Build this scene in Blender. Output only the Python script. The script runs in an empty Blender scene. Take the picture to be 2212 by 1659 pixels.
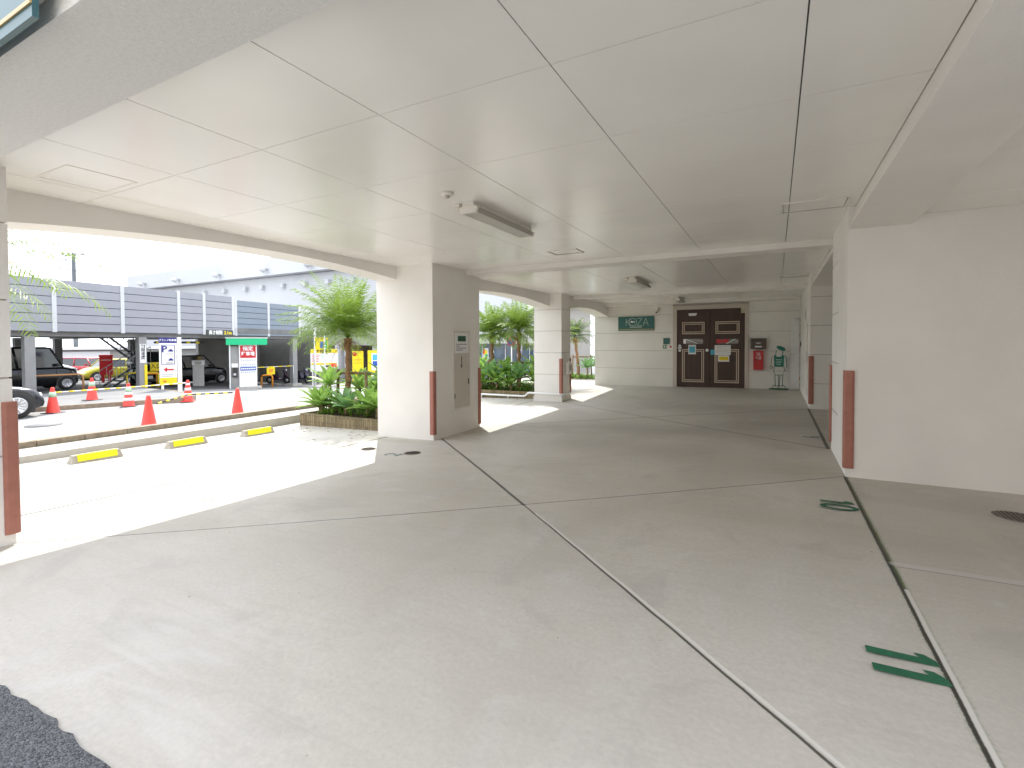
import bpy, math, random
from mathutils import Vector, Matrix
from math import radians, sin, cos, pi
R = random.Random(7)
sc = bpy.context.scene
COL = sc.collection

# ------------------------------------------------------------------ camera
cam = bpy.data.cameras.new("camera"); camo = bpy.data.objects.new("camera", cam); COL.objects.link(camo)
yaw, pit, roll = -0.491086, 0.0239579, -0.00443955
fw = Vector((sin(yaw)*cos(pit), cos(yaw)*cos(pit), -sin(pit)))
r0 = Vector((cos(yaw), -sin(yaw), 0)); u0 = r0.cross(fw)
rr = r0*cos(roll)+u0*sin(roll); uu = -r0*sin(roll)+u0*cos(roll)
M = Matrix((rr, uu, -fw)).transposed().to_4x4(); M.translation = Vector((0, 0, 1.35))
camo.matrix_world = M
cam.sensor_width = 36; cam.lens = 1064.556/2212*36; cam.shift_y = -60.82/2212
cam.clip_start = 0.05; cam.clip_end = 2000
sc.camera = camo

# ------------------------------------------------------------------ light
SUN_AZ = math.atan2(-0.67, 0.74); SUN_EL = radians(48.5)
w = bpy.data.worlds.new("World"); sc.world = w; w.use_nodes = True
nt = w.node_tree; bg = nt.nodes["Background"]
sky = nt.nodes.new("ShaderNodeTexSky"); sky.sky_type = 'NISHITA'; sky.sun_disc = False
sky.sun_elevation = SUN_EL; sky.sun_rotation = SUN_AZ % (2*pi); sky.air_density = 1.0; sky.dust_density = 1.5
tc = nt.nodes.new("ShaderNodeTexCoord"); mp = nt.nodes.new("ShaderNodeMapping"); mp.inputs['Scale'].default_value = (1, 1, 2.6)
ns = nt.nodes.new("ShaderNodeTexNoise"); ns.inputs['Scale'].default_value = 1.7; ns.inputs['Detail'].default_value = 8; ns.inputs['Roughness'].default_value = .55
rp = nt.nodes.new("ShaderNodeValToRGB"); rp.color_ramp.elements[0].position = .30; rp.color_ramp.elements[1].position = .52
mx = nt.nodes.new("ShaderNodeMixRGB"); mx.inputs[2].default_value = (7.6, 7.9, 8.4, 1)
nt.links.new(tc.outputs['Generated'], mp.inputs[0]); nt.links.new(mp.outputs[0], ns.inputs[0]); nt.links.new(ns.outputs[0], rp.inputs[0])
nt.links.new(rp.outputs[0], mx.inputs[0]); nt.links.new(sky.outputs[0], mx.inputs[1]); nt.links.new(mx.outputs[0], bg.inputs[0])
bg.inputs[1].default_value = 0.13
sl = bpy.data.lights.new("sun", 'SUN'); sl.energy = 2.0; sl.angle = radians(.5); sl.color = (1, .95, .87)
so = bpy.data.objects.new("sun", sl); COL.objects.link(so)
ld = Vector((-sin(SUN_AZ)*cos(SUN_EL), -cos(SUN_AZ)*cos(SUN_EL), -sin(SUN_EL)))
so.rotation_euler = ld.to_track_quat('-Z', 'Y').to_euler()
sc.view_settings.view_transform = 'Standard'; sc.view_settings.look = 'None'; sc.view_settings.gamma = 1
sc.view_settings.exposure = 1.56
sc.render.engine = 'CYCLES'
sc.cycles.max_bounces = 10; sc.cycles.diffuse_bounces = 9; sc.cycles.glossy_bounces = 4; sc.cycles.transparent_max_bounces = 8
sc.cycles.use_denoising = True; sc.cycles.sample_clamp_indirect = 8

# ------------------------------------------------------------------ materials
def nodes(name):
    m = bpy.data.materials.new(name); m.use_nodes = True
    return m, m.node_tree, m.node_tree.nodes["Principled BSDF"]
def mat(name, col, rough=.6, var=.08, scale=6, bump=0, bscale=120, metal=0, spec=.5, emit=None, coat=0, stretch=(1, 1, 1), detail=5):
    m, t, b = nodes(name)
    b.inputs['Roughness'].default_value = rough; b.inputs['Metallic'].default_value = metal
    b.inputs['Specular IOR Level'].default_value = spec; b.inputs['Coat Weight'].default_value = coat
    c = t.nodes.new("ShaderNodeTexCoord"); mpn = t.nodes.new("ShaderNodeMapping"); mpn.inputs['Scale'].default_value = stretch
    t.links.new(c.outputs['Object'], mpn.inputs[0])
    n = t.nodes.new("ShaderNodeTexNoise"); n.inputs['Scale'].default_value = scale; n.inputs['Detail'].default_value = detail
    t.links.new(mpn.outputs[0], n.inputs[0])
    mr = t.nodes.new("ShaderNodeMapRange"); mr.inputs[3].default_value = 1-var; mr.inputs[4].default_value = 1+var
    mr.inputs[1].default_value = .3; mr.inputs[2].default_value = .7
    t.links.new(n.outputs[0], mr.inputs[0])
    mu = t.nodes.new("ShaderNodeVectorMath"); mu.operation = 'SCALE'; mu.inputs[0].default_value = col[:3]
    t.links.new(mr.outputs[0], mu.inputs[3]); t.links.new(mu.outputs[0], b.inputs['Base Color'])
    if bump:
        n2 = t.nodes.new("ShaderNodeTexNoise"); n2.inputs['Scale'].default_value = bscale; n2.inputs['Detail'].default_value = 3
        t.links.new(mpn.outputs[0], n2.inputs[0])
        bp = t.nodes.new("ShaderNodeBump"); bp.inputs['Strength'].default_value = bump; bp.inputs['Distance'].default_value = .01
        t.links.new(n2.outputs[0], bp.inputs['Height']); t.links.new(bp.outputs[0], b.inputs['Normal'])
    if emit: b.inputs['Emission Color'].default_value = (*col[:3], 1); b.inputs['Emission Strength'].default_value = emit
    return m
def leafmat(name, col, var=.25, trans=.35, rough=.45, scale=9):
    m = mat(name, col, rough, var, scale)
    t = m.node_tree; b = t.nodes["Principled BSDF"]; out = t.nodes["Material Output"]
    tr = t.nodes.new("ShaderNodeBsdfTranslucent"); ms = t.nodes.new("ShaderNodeMixShader"); ms.inputs[0].default_value = trans
    src = b.inputs['Base Color'].links[0].from_socket
    t.links.new(src, tr.inputs[0]); t.links.new(b.outputs[0], ms.inputs[1]); t.links.new(tr.outputs[0], ms.inputs[2]); t.links.new(ms.outputs[0], out.inputs[0])
    return m

m_stucco = mat("stucco", (.825, .80, .765), .85, .05, 1.1, .35, 160, spec=.25)
m_stucco2 = mat("stucco_grained", (.86, .85, .83), .9, .05, 60, .6, 220, spec=.2)
m_panel = mat("ceiling_board", (.87, .855, .82), .22, .04, .9, .03, 30, spec=.5)
m_gap = mat("joint_shadow", (.17, .17, .15), .9)
m_groove = mat("groove_shadow", (.52, .48, .44), .9, .1)
m_wpost = mat("white_steel_post", (.55, .56, .57), .5, .05, 20)
m_dcol = mat("deck_column_paint", (.27, .27, .27), .6, .08, 4)
m_pole = mat("weathered_pole", (.10, .11, .12), .7, .1)
m_trim = mat("white_trim", (.78, .75, .70), .4, .03)
m_frame = mat("door_frame_beige", (.55, .49, .43), .35, .03)
m_guard = mat("maroon_rubber", (.37, .150, .110), .55, .10, 14, .05, 60)
m_alu = mat("aluminium", (.62, .62, .61), .35, .05, metal=.8)
m_steel = mat("galvanised_steel", (.60, .61, .63), .45, .08, 9, metal=.5)
m_white = mat("white_paint", (.80, .80, .80), .45, .03)
m_plast = mat("cream_plastic", (.74, .71, .65), .35, .03)
m_grey = mat("grey_diffuser", (.40, .38, .34), .35, .05, 10)
m_dark = mat("dark_plastic", (.035, .035, .035), .4, .1)
m_teal = mat("teal_sign", (.025, .13, .12), .35, .08, 3)
m_gold = mat("gold_line", (.60, .42, .16), .35, .05)
m_pale = mat("pale_lettering", (.62, .72, .66), .5, .03)
m_wood = mat("brown_door", (.062, .032, .024), .5, .22, 12, .12, 90, stretch=(1, 1, .12))
m_ivory = mat("ivory_moulding", (.60, .48, .38), .45, .05)
m_red = mat("red_paint", (.52, .012, .018), .35, .08)
m_redc = mat("cone_orange_red", (.80, .060, .045), .5, .08, 20)
m_yell = mat("yellow_paint", (.80, .62, .01), .5, .08, 20)
m_lemon = mat("lemon_tape", (.82, .78, .015), .55, .05, 20)
m_orange = mat("orange_paint", (.75, .28, .02), .5, .08)
m_green = mat("floor_green_paint", (.012, .12, .060), .6, .15, 20)
m_greenf = mat("worn_green_paint", (.22, .28, .26), .7, .25, 30)
m_bgreen = mat("bright_green_canopy", (.005, .48, .20), .4, .03)
m_navy = mat("navy_print", (.02, .02, .20), .45, .05)
m_blue = mat("blue_print", (.02, .09, .38), .45, .05)
m_cyan = mat("cyan_print", (.08, .42, .60), .45, .2, 60)
m_black = mat("black_print", (.02, .02, .02), .6, .05)
m_tape = mat("pale_green_tape", (.45, .62, .45), .6, .1)
m_conc = mat("precast_concrete", (.42, .385, .33), .9, .16, 14, .5, 90)
m_kerb = mat("stone_kerb", (.27, .225, .17), .9, .22, 11, .5, 70)
m_pale_conc = mat("pale_concrete", (.44, .42, .385), .85, .07, 5, .2, 80)
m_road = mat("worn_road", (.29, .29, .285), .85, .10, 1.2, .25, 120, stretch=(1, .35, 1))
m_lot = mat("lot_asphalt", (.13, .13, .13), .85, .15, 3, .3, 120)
m_pave = mat("pavement_concrete", (.20, .20, .20), .85, .12, 2, .2, 90)
m_soil = mat("planter_soil", (.09, .06, .035), .95, .35, 20, .8, 60)
m_fence = mat("lavender_grey_cladding", (.29, .295, .33), .5, .03, 3)
m_fence2 = mat("blue_grey_cladding", (.20, .24, .29), .5, .03, 3)
m_fgap = mat("cladding_joint", (.05, .055, .07), .6)
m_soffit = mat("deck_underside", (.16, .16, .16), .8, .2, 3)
m_wallg = mat("grey_wall", (.30, .30, .29), .8, .1, 2)
m_bld = mat("white_building_wall", (.50, .51, .53), .8, .03, .3)
m_bld2 = mat("offwhite_wall", (.36, .345, .325), .8, .05, .5)
m_glass = mat("dark_glass", (.02, .025, .03), .08, .1, spec=.8)
m_shopg = mat("shop_glass", (.10, .14, .18), .08, .3, 2, spec=.8)
m_tyre = mat("tyre_rubber", (.02, .02, .02), .8, .1)
m_rim = mat("alloy_rim", (.62, .62, .64), .3, .03, metal=.7)
m_lampg = mat("headlamp_glass", (.55, .57, .60), .1, .05, spec=.8)
m_trunk = mat("palm_trunk_bark", (.26, .145, .075), .9, .35, 14, .9, 40, stretch=(1, 1, 5))
m_skirt = mat("dead_frond_fibre", (.30, .165, .075), .9, .35, 12)
m_frond = leafmat("palm_leaf", (.19, .29, .045), .35, .45)
m_frond2 = leafmat("palm_leaf_dusty", (.12, .17, .065), .35, .35)
m_agave = leafmat("agave_leaf", (.30, .48, .11), .28, .50, .40, 5)
m_agave2 = leafmat("agave_leaf_bluish", (.22, .40, .15), .28, .42, .40, 5)
m_cover = leafmat("ground_cover_leaf", (.17, .30, .04), .4, .35)
m_bamboo = mat("timber_stake", (.23, .165, .09), .9, .25, 16, .4, 60)

def brick_mat():
    m, t, b = nodes("planter_split_tile")
    c = t.nodes.new("ShaderNodeTexCoord"); sp = t.nodes.new("ShaderNodeSeparateXYZ"); t.links.new(c.outputs['Object'], sp.inputs[0])
    ad = t.nodes.new("ShaderNodeMath"); ad.operation = 'ADD'; t.links.new(sp.outputs[0], ad.inputs[0]); t.links.new(sp.outputs[1], ad.inputs[1])
    cb = t.nodes.new("ShaderNodeCombineXYZ"); t.links.new(sp.outputs[2], cb.inputs[0]); t.links.new(ad.outputs[0], cb.inputs[1])
    bk = t.nodes.new("ShaderNodeTexBrick"); bk.inputs['Scale'].default_value = 1; bk.inputs['Brick Width'].default_value = .24; bk.inputs['Row Height'].default_value = .055
    bk.inputs['Mortar Size'].default_value = .005; bk.inputs['Color1'].default_value = (.30, .235, .13, 1); bk.inputs['Color2'].default_value = (.17, .13, .07, 1); bk.inputs['Mortar'].default_value = (.09, .075, .05, 1)
    t.links.new(cb.outputs[0], bk.inputs[0]); t.links.new(bk.outputs[0], b.inputs['Base Color']); b.inputs['Roughness'].default_value = .9
    bp = t.nodes.new("ShaderNodeBump"); bp.inputs['Distance'].default_value = .01; t.links.new(bk.outputs[1], bp.inputs['Height']); bp.invert = True
    t.links.new(bp.outputs[0], b.inputs['Normal'])
    return m
m_brick = brick_mat()

def asphalt_mat():
    m, t, b = nodes("asphalt")
    c = t.nodes.new("ShaderNodeTexCoord"); v = t.nodes.new("ShaderNodeTexVoronoi"); v.inputs['Scale'].default_value = 190
    t.links.new(c.outputs['Object'], v.inputs[0]); cr = t.nodes.new("ShaderNodeValToRGB")
    cr.color_ramp.elements[0].color = (.035, .038, .046, 1); cr.color_ramp.elements[1].color = (.26, .27, .29, 1); cr.color_ramp.elements[0].position = .15
    t.links.new(v.outputs['Color'], cr.inputs[0]); t.links.new(cr.outputs[0], b.inputs['Base Color']); b.inputs['Roughness'].default_value = .85
    bp = t.nodes.new("ShaderNodeBump"); bp.inputs['Distance'].default_value = .006; t.links.new(v.outputs[0], bp.inputs['Height']); bp.invert = True; t.links.new(bp.outputs[0], b.inputs['Normal'])
    return m
m_asph = asphalt_mat()

def floor_mat():
    m, t, b = nodes("troweled_concrete"); L = t.links.new; N = t.nodes.new
    def math_(op, a, bb=None, clamp=False):
        n = N("ShaderNodeMath"); n.operation = op; n.use_clamp = clamp
        for i, vv in ((0, a), (1, bb)):
            if vv is None: continue
            if isinstance(vv, (int, float)): n.inputs[i].default_value = vv
            else: L(vv, n.inputs[i])
        return n.outputs[0]
    def mixc(fac, a, c):
        n = N("ShaderNodeMixRGB")
        L(fac, n.inputs[0]) if not isinstance(fac, float) else setattr(n.inputs[0], 'default_value', fac)
        for i, vv in ((1, a), (2, c)):
            if isinstance(vv, tuple): n.inputs[i].default_value = (*vv, 1)
            else: L(vv, n.inputs[i])
        return n.outputs[0]
    c = N("ShaderNodeTexCoord"); P = c.outputs['Object']
    sp = N("ShaderNodeSeparateXYZ"); L(P, sp.inputs[0]); X, Y = sp.outputs[0], sp.outputs[1]
    def noise(scale, detail=4, st=(1, 1, 1), rot=0, dist=0, rough=.5):
        mm = N("ShaderNodeMapping"); mm.inputs['Scale'].default_value = st; mm.inputs['Rotation'].default_value = (0, 0, rot); L(P, mm.inputs[0])
        n = N("ShaderNodeTexNoise"); n.inputs['Scale'].default_value = scale; n.inputs['Detail'].default_value = detail; n.inputs['Distortion'].default_value = dist; n.inputs['Roughness'].default_value = rough
        L(mm.outputs[0], n.inputs[0]); return n.outputs[0]
    def ramp(v, a, bb, lo=0, hi=1):
        n = N("ShaderNodeMapRange"); n.inputs[1].default_value = a; n.inputs[2].default_value = bb; n.inputs[3].default_value = lo; n.inputs[4].default_value = hi; L(v, n.inputs[0]); return n.outputs[0]
    big = noise(.55, 4, dist=.6); mid = noise(2.2, 6, (1, .5, 1), .5, .8); fine = noise(45, 4); swirl = noise(5, 7, (.25, 1.6, 1), -.35, 1.5)
    base = mixc(ramp(big, .32, .68), (.495, .462, .41), (.61, .578, .53))
    base = mixc(ramp(mid, .50, .75, 0, .45), base, (.61, .595, .585))
    base = mixc(ramp(swirl, .45, .72, 0, .17), base, (.37, .345, .315))
    base = mixc(ramp(fine, .3, .75, 0, .34), base, (.36, .345, .32))
    sc1 = noise(9, 3, (.10, 3.2, 1), .75, .4)
    base = mixc(ramp(sc1, .69, .76, 0, .18), base, (.36, .34, .32))
    pat = noise(1.1, 5, (1, 1, 1), 0, 1.2, .62)
    base = mixc(ramp(pat, .56, .66, 0, .30), base, (.36, .34, .32)); base = mixc(ramp(pat, .40, .32, 0, .35), base, (.63, .62, .615))
    vc = N("ShaderNodeTexVoronoi"); vc.feature = 'DISTANCE_TO_EDGE'; vc.inputs['Scale'].default_value = .42
    wn = N("ShaderNodeVectorMath"); wn.operation = 'ADD'; nv = N("ShaderNodeTexNoise"); nv.inputs['Scale'].default_value = 1.8; nv.inputs['Detail'].default_value = 6; L(P, nv.inputs[0]); L(P, wn.inputs[0]); L(nv.outputs['Color'], wn.inputs[1]); L(wn.outputs[0], vc.inputs[0])
    ck = math_('MULTIPLY', ramp(vc.outputs['Distance'], .0012, .0035, 1, 0), ramp(noise(.8, 2), .50, .58))
    base = mixc(math_('MULTIPLY', ck, .10), base, (.25, .23, .21))
    # small pits
    v = N("ShaderNodeTexVoronoi"); v.inputs['Scale'].default_value = 2.4; v.inputs['Randomness'].default_value = 1; L(P, v.inputs[0])
    base = mixc(ramp(v.outputs['Distance'], .012, .022, .75, 0), base, (.10, .09, .08))
    v2 = N("ShaderNodeTexVoronoi"); v2.inputs['Scale'].default_value = 8.5; L(P, v2.inputs[0])
    pm2 = math_('MULTIPLY', ramp(v2.outputs['Distance'], .035, .06, .65, 0), ramp(noise(1.7, 3), .55, .62))
    base = mixc(pm2, base, (.15, .14, .125))
    grit = noise(130, 2, rough=.7); base = mixc(ramp(grit, .58, .78, 0, .35), base, (.30, .285, .26))
    wob = noise(3, 3)
    wo = ramp(wob, 0, 1, -.005, .005)
    XX = math_('ADD', X, wo); YY = math_('ADD', Y, wo)
    jag = noise(60, 3)
    def seg(ax, ay, bx, by):
        dx, dy = bx-ax, by-ay; l2 = dx*dx+dy*dy
        px = math_('SUBTRACT', XX, ax); py = math_('SUBTRACT', YY, ay)
        tt = math_('MULTIPLY', math_('ADD', math_('MULTIPLY', px, dx), math_('MULTIPLY', py, dy)), 1/l2, True)
        ex = math_('SUBTRACT', px, math_('MULTIPLY', tt, dx)); ey = math_('SUBTRACT', py, math_('MULTIPLY', tt, dy))
        return math_('SQRT', math_('ADD', math_('MULTIPLY', ex, ex), math_('MULTIPLY', ey, ey))), tt
    def lay(cur, s, wdt, col, strength=1., j=.004):
        d = math_('ADD', s[0], ramp(jag, 0, 1, -j, j))
        return mixc(ramp(d, wdt*.75, wdt*1.25+.001, strength, 0), cur, col)
    # stains: mossy damp foot of columns, tyre soot
    def blob(cur, x, y, rx, ry, col, st):
        ex = math_('MULTIPLY', math_('SUBTRACT', X, x), 1/rx); ey = math_('MULTIPLY', math_('SUBTRACT', Y, y), 1/ry)
        d = math_('SQRT', math_('ADD', math_('MULTIPLY', ex, ex), math_('MULTIPLY', ey, ey)))
        d = math_('ADD', d, ramp(swirl, .3, .7, -.5, .5))
        return mixc(ramp(d, .15, 1.15, st*.75, 0), cur, col)
    base = blob(base, -4.7, 7.7, .55, .8, (.20, .165, .09), 0.46)
    base = blob(base, -4.0, 8.3, 1.3, .45, (.24, .21, .17), 0.37)
    base = blob(base, -2.0, 8.4, 3.0, .8, (.25, .23, .20), 0.37)
    base = blob(base, -1.6, 6.9, 2.2, .7, (.25, .225, .20), 0.28)
    base = blob(base, -1.2, 11.6, 3.0, .9, (.23, .21, .18), 0.40)
    base = blob(base, -.2, 9.3, 1.4, .5, (.23, .21, .185), 0.34)
    base = blob(base, .35, 6.2, .5, .5, (.33, .29, .19), 0.37)
    base = blob(base, -.2, 6.0, .9, .5, (.26, .24, .2), 0.25)
    base = blob(base, 2.0, 5.2, 1.6, .5, (.25, .23, .21), 0.31)
    base = blob(base, 1.2, 4.2, 1.0, .25, (.28, .26, .24), 0.25)
    base = blob(base, -5.6, 6.35, .9, .16, (.30, .28, .17), 0.37)
    base = blob(base, -2.55, 1.35, .5, .30, (.68, .66, .64), 0.43)
    base = blob(base, -2.0, 1.0, .5, .16, (.68, .66, .64), 0.43)
    dark = (.035, .033, .028); moss = (.06, .085, .02); pale = (.66, .64, .61)
    s3 = seg(-5.13, 1.51, .60, 5.92); base = lay(base, s3, .0060, dark, .9, .002)
    s4 = seg(-6.03, .9, -6.03, 6.6); base = lay(base, s4, .020, (.04, .04, .035), .95, .002)
    s5 = seg(-5.05, 8.05, .60, 11.7); base = lay(base, s5, .017, (.12, .10, .085), .9, .004)
    s6 = seg(-5.05, 12.3, .60, 7.4); base = lay(base, s6, .015, (.15, .13, .11), .85, .004)
    s8 = seg(-5.95, 8.0, -5.95, 12.3); base = lay(base, s8, .013, (.05, .05, .045), .95)
    s9 = seg(-5.0, 8.06, -1.5, 8.9); base = lay(base, s9, .006, (.25, .23, .2), .6)
    s1 = seg(.63, 5.93, .63, .6)
    base = lay(base, s1, .024, (.22, .25, .17), .5, .02)
    base = lay(base, s1, .012, moss, .85, .008)
    s1d = seg(.620, 5.93, .620, .6); base = lay(base, s1d, .009, dark, .95)
    s1c = seg(.638, 3.35, .638, .6); base = lay(base, s1c, .0095, pale, .95, .002)
    s7 = seg(.60, 7.4, .60, 11.7); base = lay(base, s7, .020, dark, .85, .006)
    s2 = seg(-5.02, 6.82, -1.98, 3.915); base = lay(base, s2, .014, dark, .9, .004); 
    s2b = seg(-1.98, 3.915, .63, 1.42); base = lay(base, s2b, .007, dark, .9, .002)
    s2c = seg(-1.775, 3.742, .654, 1.436); base = lay(base, s2c, .0080, pale, .95, .002)
    s10 = seg(.66, 3.72, 2.6, 3.80); base = lay(base, s10, .034, (.58, .56, .55), .6)
    s10b = seg(.66, 3.68, 2.6, 3.76); base = lay(base, s10b, .006, (.28, .26, .24), .8)
    s11 = seg(-8.8, 3.93, -6.15, 3.97); base = lay(base, s11, .05, (.66, .65, .63), .7)
    L(base, b.inputs['Base Color'])
    L(ramp(mid, .3, .7, .50, .66), b.inputs['Roughness']); b.inputs['Specular IOR Level'].default_value = .45
    bp = N("ShaderNodeBump"); bp.inputs['Distance'].default_value = .004; bp.inputs['Strength'].default_value = .35
    L(noise(35, 5), bp.inputs['Height']); L(bp.outputs[0], b.inputs['Normal'])
    return m
m_floor = floor_mat()

# ------------------------------------------------------------------ mesh helpers
class MB:
    def __init__(s): s.v = []; s.f = []; s.sm = []
    def add(s, vs, fs, smooth=False):
        o = len(s.v); s.v += [tuple(p) for p in vs]; s.f += [tuple(i+o for i in q) for q in fs]; s.sm += [smooth]*len(fs); return s
    def box(s, x0, x1, y0, y1, z0, z1):
        v = [(x, y, z) for z in (z0, z1) for y in (y0, y1) for x in (x0, x1)]
        return s.add(v, [(0, 2, 3, 1), (4, 5, 7, 6), (0, 1, 5, 4), (2, 6, 7, 3), (0, 4, 6, 2), (1, 3, 7, 5)])
    def prism(s, pts, axis, a0, a1, smooth=False):
        # pts 2D polygon (CCW); axis 'x','y','z' extrusion
        def mk(p, a): return {'x': (a, p[0], p[1]), 'y': (p[0], a, p[1]), 'z': (p[0], p[1], a)}[axis]
        n = len(pts); v = [mk(p, a0) for p in pts]+[mk(p, a1) for p in pts]
        f = [tuple(range(n))[::-1], tuple(range(n, 2*n))]+[(i, (i+1) % n, n+(i+1) % n, n+i) for i in range(n)]
        return s.add(v, f, smooth)
    def lathe(s, prof, c=(0, 0, 0), axis='z', n=20, smooth=True):
        v = []; f = []
        for r_, h in prof:
            for k in range(n):
                a = 2*pi*k/n; p = (r_*cos(a), r_*sin(a), h)
                if axis == 'y': p = (p[0], p[2], p[1])
                if axis == 'x': p = (p[2], p[0], p[1])
                v.append((p[0]+c[0], p[1]+c[1], p[2]+c[2]))
        m = len(prof)
        for i in range(m-1):
            for k in range(n): f.append((i*n+k, i*n+(k+1) % n, (i+1)*n+(k+1) % n, (i+1)*n+k))
        f.append(tuple(range(n))[::-1]); f.append(tuple((m-1)*n+k for k in range(n)))
        return s.add(v, f, smooth)
    def tube(s, pts, r_, n=8, r1=None, smooth=True):
        pts = [Vector(p) for p in pts]; m = len(pts); v = []; f = []
        up = Vector((0, 0, 1))
        for i, p in enumerate(pts):
            d = (pts[min(i+1, m-1)]-pts[max(i-1, 0)]).normalized()
            a = d.cross(up if abs(d.z) < .95 else Vector((1, 0, 0))).normalized(); bb = d.cross(a)
            rad = r_ if r1 is None else (r_+(r1-r_)*i/(m-1))
            for k in range(n):
                t = 2*pi*k/n; v.append(p+a*cos(t)*rad+bb*sin(t)*rad)
        for i in range(m-1):
            for k in range(n): f.append((i*n+k, i*n+(k+1) % n, (i+1)*n+(k+1) % n, (i+1)*n+k))
        f.append(tuple(range(n))[::-1]); f.append(tuple((m-1)*n+k for k in range(n)))
        return s.add(v, f, smooth)
    def build(s, name, m, parent=None, loc=None, rz=0, bevel=0, smooth=None):
        me = bpy.data.meshes.new(name); me.from_pydata(s.v, [], s.f); me.update()
        me.polygons.foreach_set('use_smooth', s.sm if smooth is None else [smooth]*len(s.f))
        o = bpy.data.objects.new(name, me); me.materials.append(m); COL.objects.link(o)
        if parent: o.parent = parent
        if loc: o.location = loc
        if rz: o.rotation_euler.z = rz
        if bevel:
            b = o.modifiers.new('bevel', 'BEVEL'); b.width = bevel; b.segments = 2; b.limit_method = 'ANGLE'
        return o
def B(*a): return MB().box(*a)
def tag(o, label=None, cat=None, group=None, kind=None):
    if label: o['label'] = label
    if cat: o['category'] = cat
    if group: o['group'] = group
    if kind: o['kind'] = kind
    return o
def thing(name, label, cat, loc=(0, 0, 0), rz=0, group=None):
    o = bpy.data.objects.new(name, None); o.empty_display_size = .2; COL.objects.link(o)
    o.location = loc; o.rotation_euler.z = rz
    return tag(o, label, cat, group)
def dup(root, loc, rz=None, label=None):
    r_ = root.copy(); COL.objects.link(r_); r_.location = loc
    if rz is not None: r_.rotation_euler.z = rz
    if label: r_['label'] = label
    for ch in list(root.children):
        c = ch.copy(); COL.objects.link(c); c.parent = r_
        for g in list(ch.children):
            d = g.copy(); COL.objects.link(d); d.parent = c
    return r_
def text(s_, name, m, size, parent=None, loc=(0, 0, 0), rot=(0, 0, 0), depth=.004, align='CENTER', bold=0, sx=1):
    cu = bpy.data.curves.new(name, 'FONT'); cu.body = s_; cu.size = size; cu.extrude = depth/2; cu.align_x = align; cu.align_y = 'CENTER'; cu.offset = bold
    tmp = bpy.data.objects.new(name, cu); COL.objects.link(tmp); tmp.data.resolution_u = 3
    dg = bpy.context.evaluated_depsgraph_get(); me = bpy.data.meshes.new_from_object(tmp.evaluated_get(dg))
    COL.objects.unlink(tmp); bpy.data.objects.remove(tmp)
    me.materials.clear(); me.materials.append(m)
    o = bpy.data.objects.new(name, me); COL.objects.link(o); o.parent = parent; o.location = loc; o.rotation_euler = rot; o.scale = (sx, 1, 1)
    return o
def interp(x, xs, ys):
    if x <= xs[0]: return ys[0]
    for i in range(1, len(xs)):
        if x <= xs[i]: t = (x-xs[i-1])/(xs[i]-xs[i-1]); return ys[i-1]+(ys[i]-ys[i-1])*t
    return ys[-1]
def dz(y): return interp(y, [-3, 1.5, 6.6, 12.3, 16.5, 22], [.10, .16, .26, .21, .08, .08])
def hf(x, y):
    wt = max(0, (.62-x)/5.75)
    if wt <= 1: return -wt*dz(y)
    return -dz(y)-.024*(-5.13-x)
def gz(y): return -.48-.06*min(max(0, y-9), 11)

# ------------------------------------------------------------------ setting: ground, slab, roads
def grid(xs, ys, zf):
    mb = MB(); v = [(x, y, zf(x, y)) for y in ys for x in xs]; n = len(xs)
    mb.add(v, [(j*n+i, j*n+i+1, (j+1)*n+i+1, (j+1)*n+i) for j in range(len(ys)-1) for i in range(n-1)]); return mb
def fr(a, b, n): return [a+(b-a)*i/n for i in range(n+1)]
tag(grid(fr(-260, 200, 4), fr(-200, 300, 4), lambda x, y: -1.25).build("ground", m_lot), kind='structure')
tag(grid([-9.25, -8, -7, -6, -5.13, -4, -3, -2, -1, 0, .62, 2, 4, 7], fr(.3, 22.3, 44), hf).build("parking_floor", m_floor), kind='structure')
# asphalt forecourt with ragged edge lapping the slab
ed = []; R2_ = random.Random(3)
yy = lambda x: .790+.006*sin(x*7)+.005*sin(x*31+1)+.003*sin(x*83)+R2_.uniform(-.004, .004)
xs = fr(-14, 10, 480)
mb = MB(); top = [(x, yy(x)) for x in xs]
v = [(x, y, hf(x, y)+.012) for x, y in top]+[(x, -1.6, hf(x, -1.6)+.012) for x in xs]; n = len(xs)
v += [(x, y+.004, hf(x, y)-.02) for x, y in top]
mb.add(v, [(n+i, n+i+1, i+1, i) for i in range(n-1)]+[(i, i+1, 2*n+i+1, 2*n+i) for i in range(n-1)])
tag(mb.build("asphalt_forecourt", m_asph), kind='structure')
tag(grid(fr(-10, 26, 18), fr(-16, -1.6, 8), lambda x, y: hf(x, y)+.010).build("bounce_forecourt", m_pale_conc), kind='structure')  # unseen pale ground added to bounce light up to the soffit
# white-topped upstand then stone kerb, then the lower road
yk = fr(-4, 22, 26)
mb = MB()
for a, b_ in zip(yk[:-1], yk[1:]):
    za = -.19; mb.box(-9.97, -9.25, a, b_, -.8, za)
tag(mb.build("upstand", m_pale_conc), kind='structure')
mb = MB(); y = -4
while y < 22: mb.box(-10.15, -9.985, y, y+.594, -.8, -.10); y += .6
tag(mb.build("kerb", m_kerb, bevel=.006), kind='structure')
tag(grid([-60, -40, -30, -24, -20, -16, -12, -10.0], fr(-30, 60, 45), lambda x, y: gz(y)).build("road", m_road), kind='structure')
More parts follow.
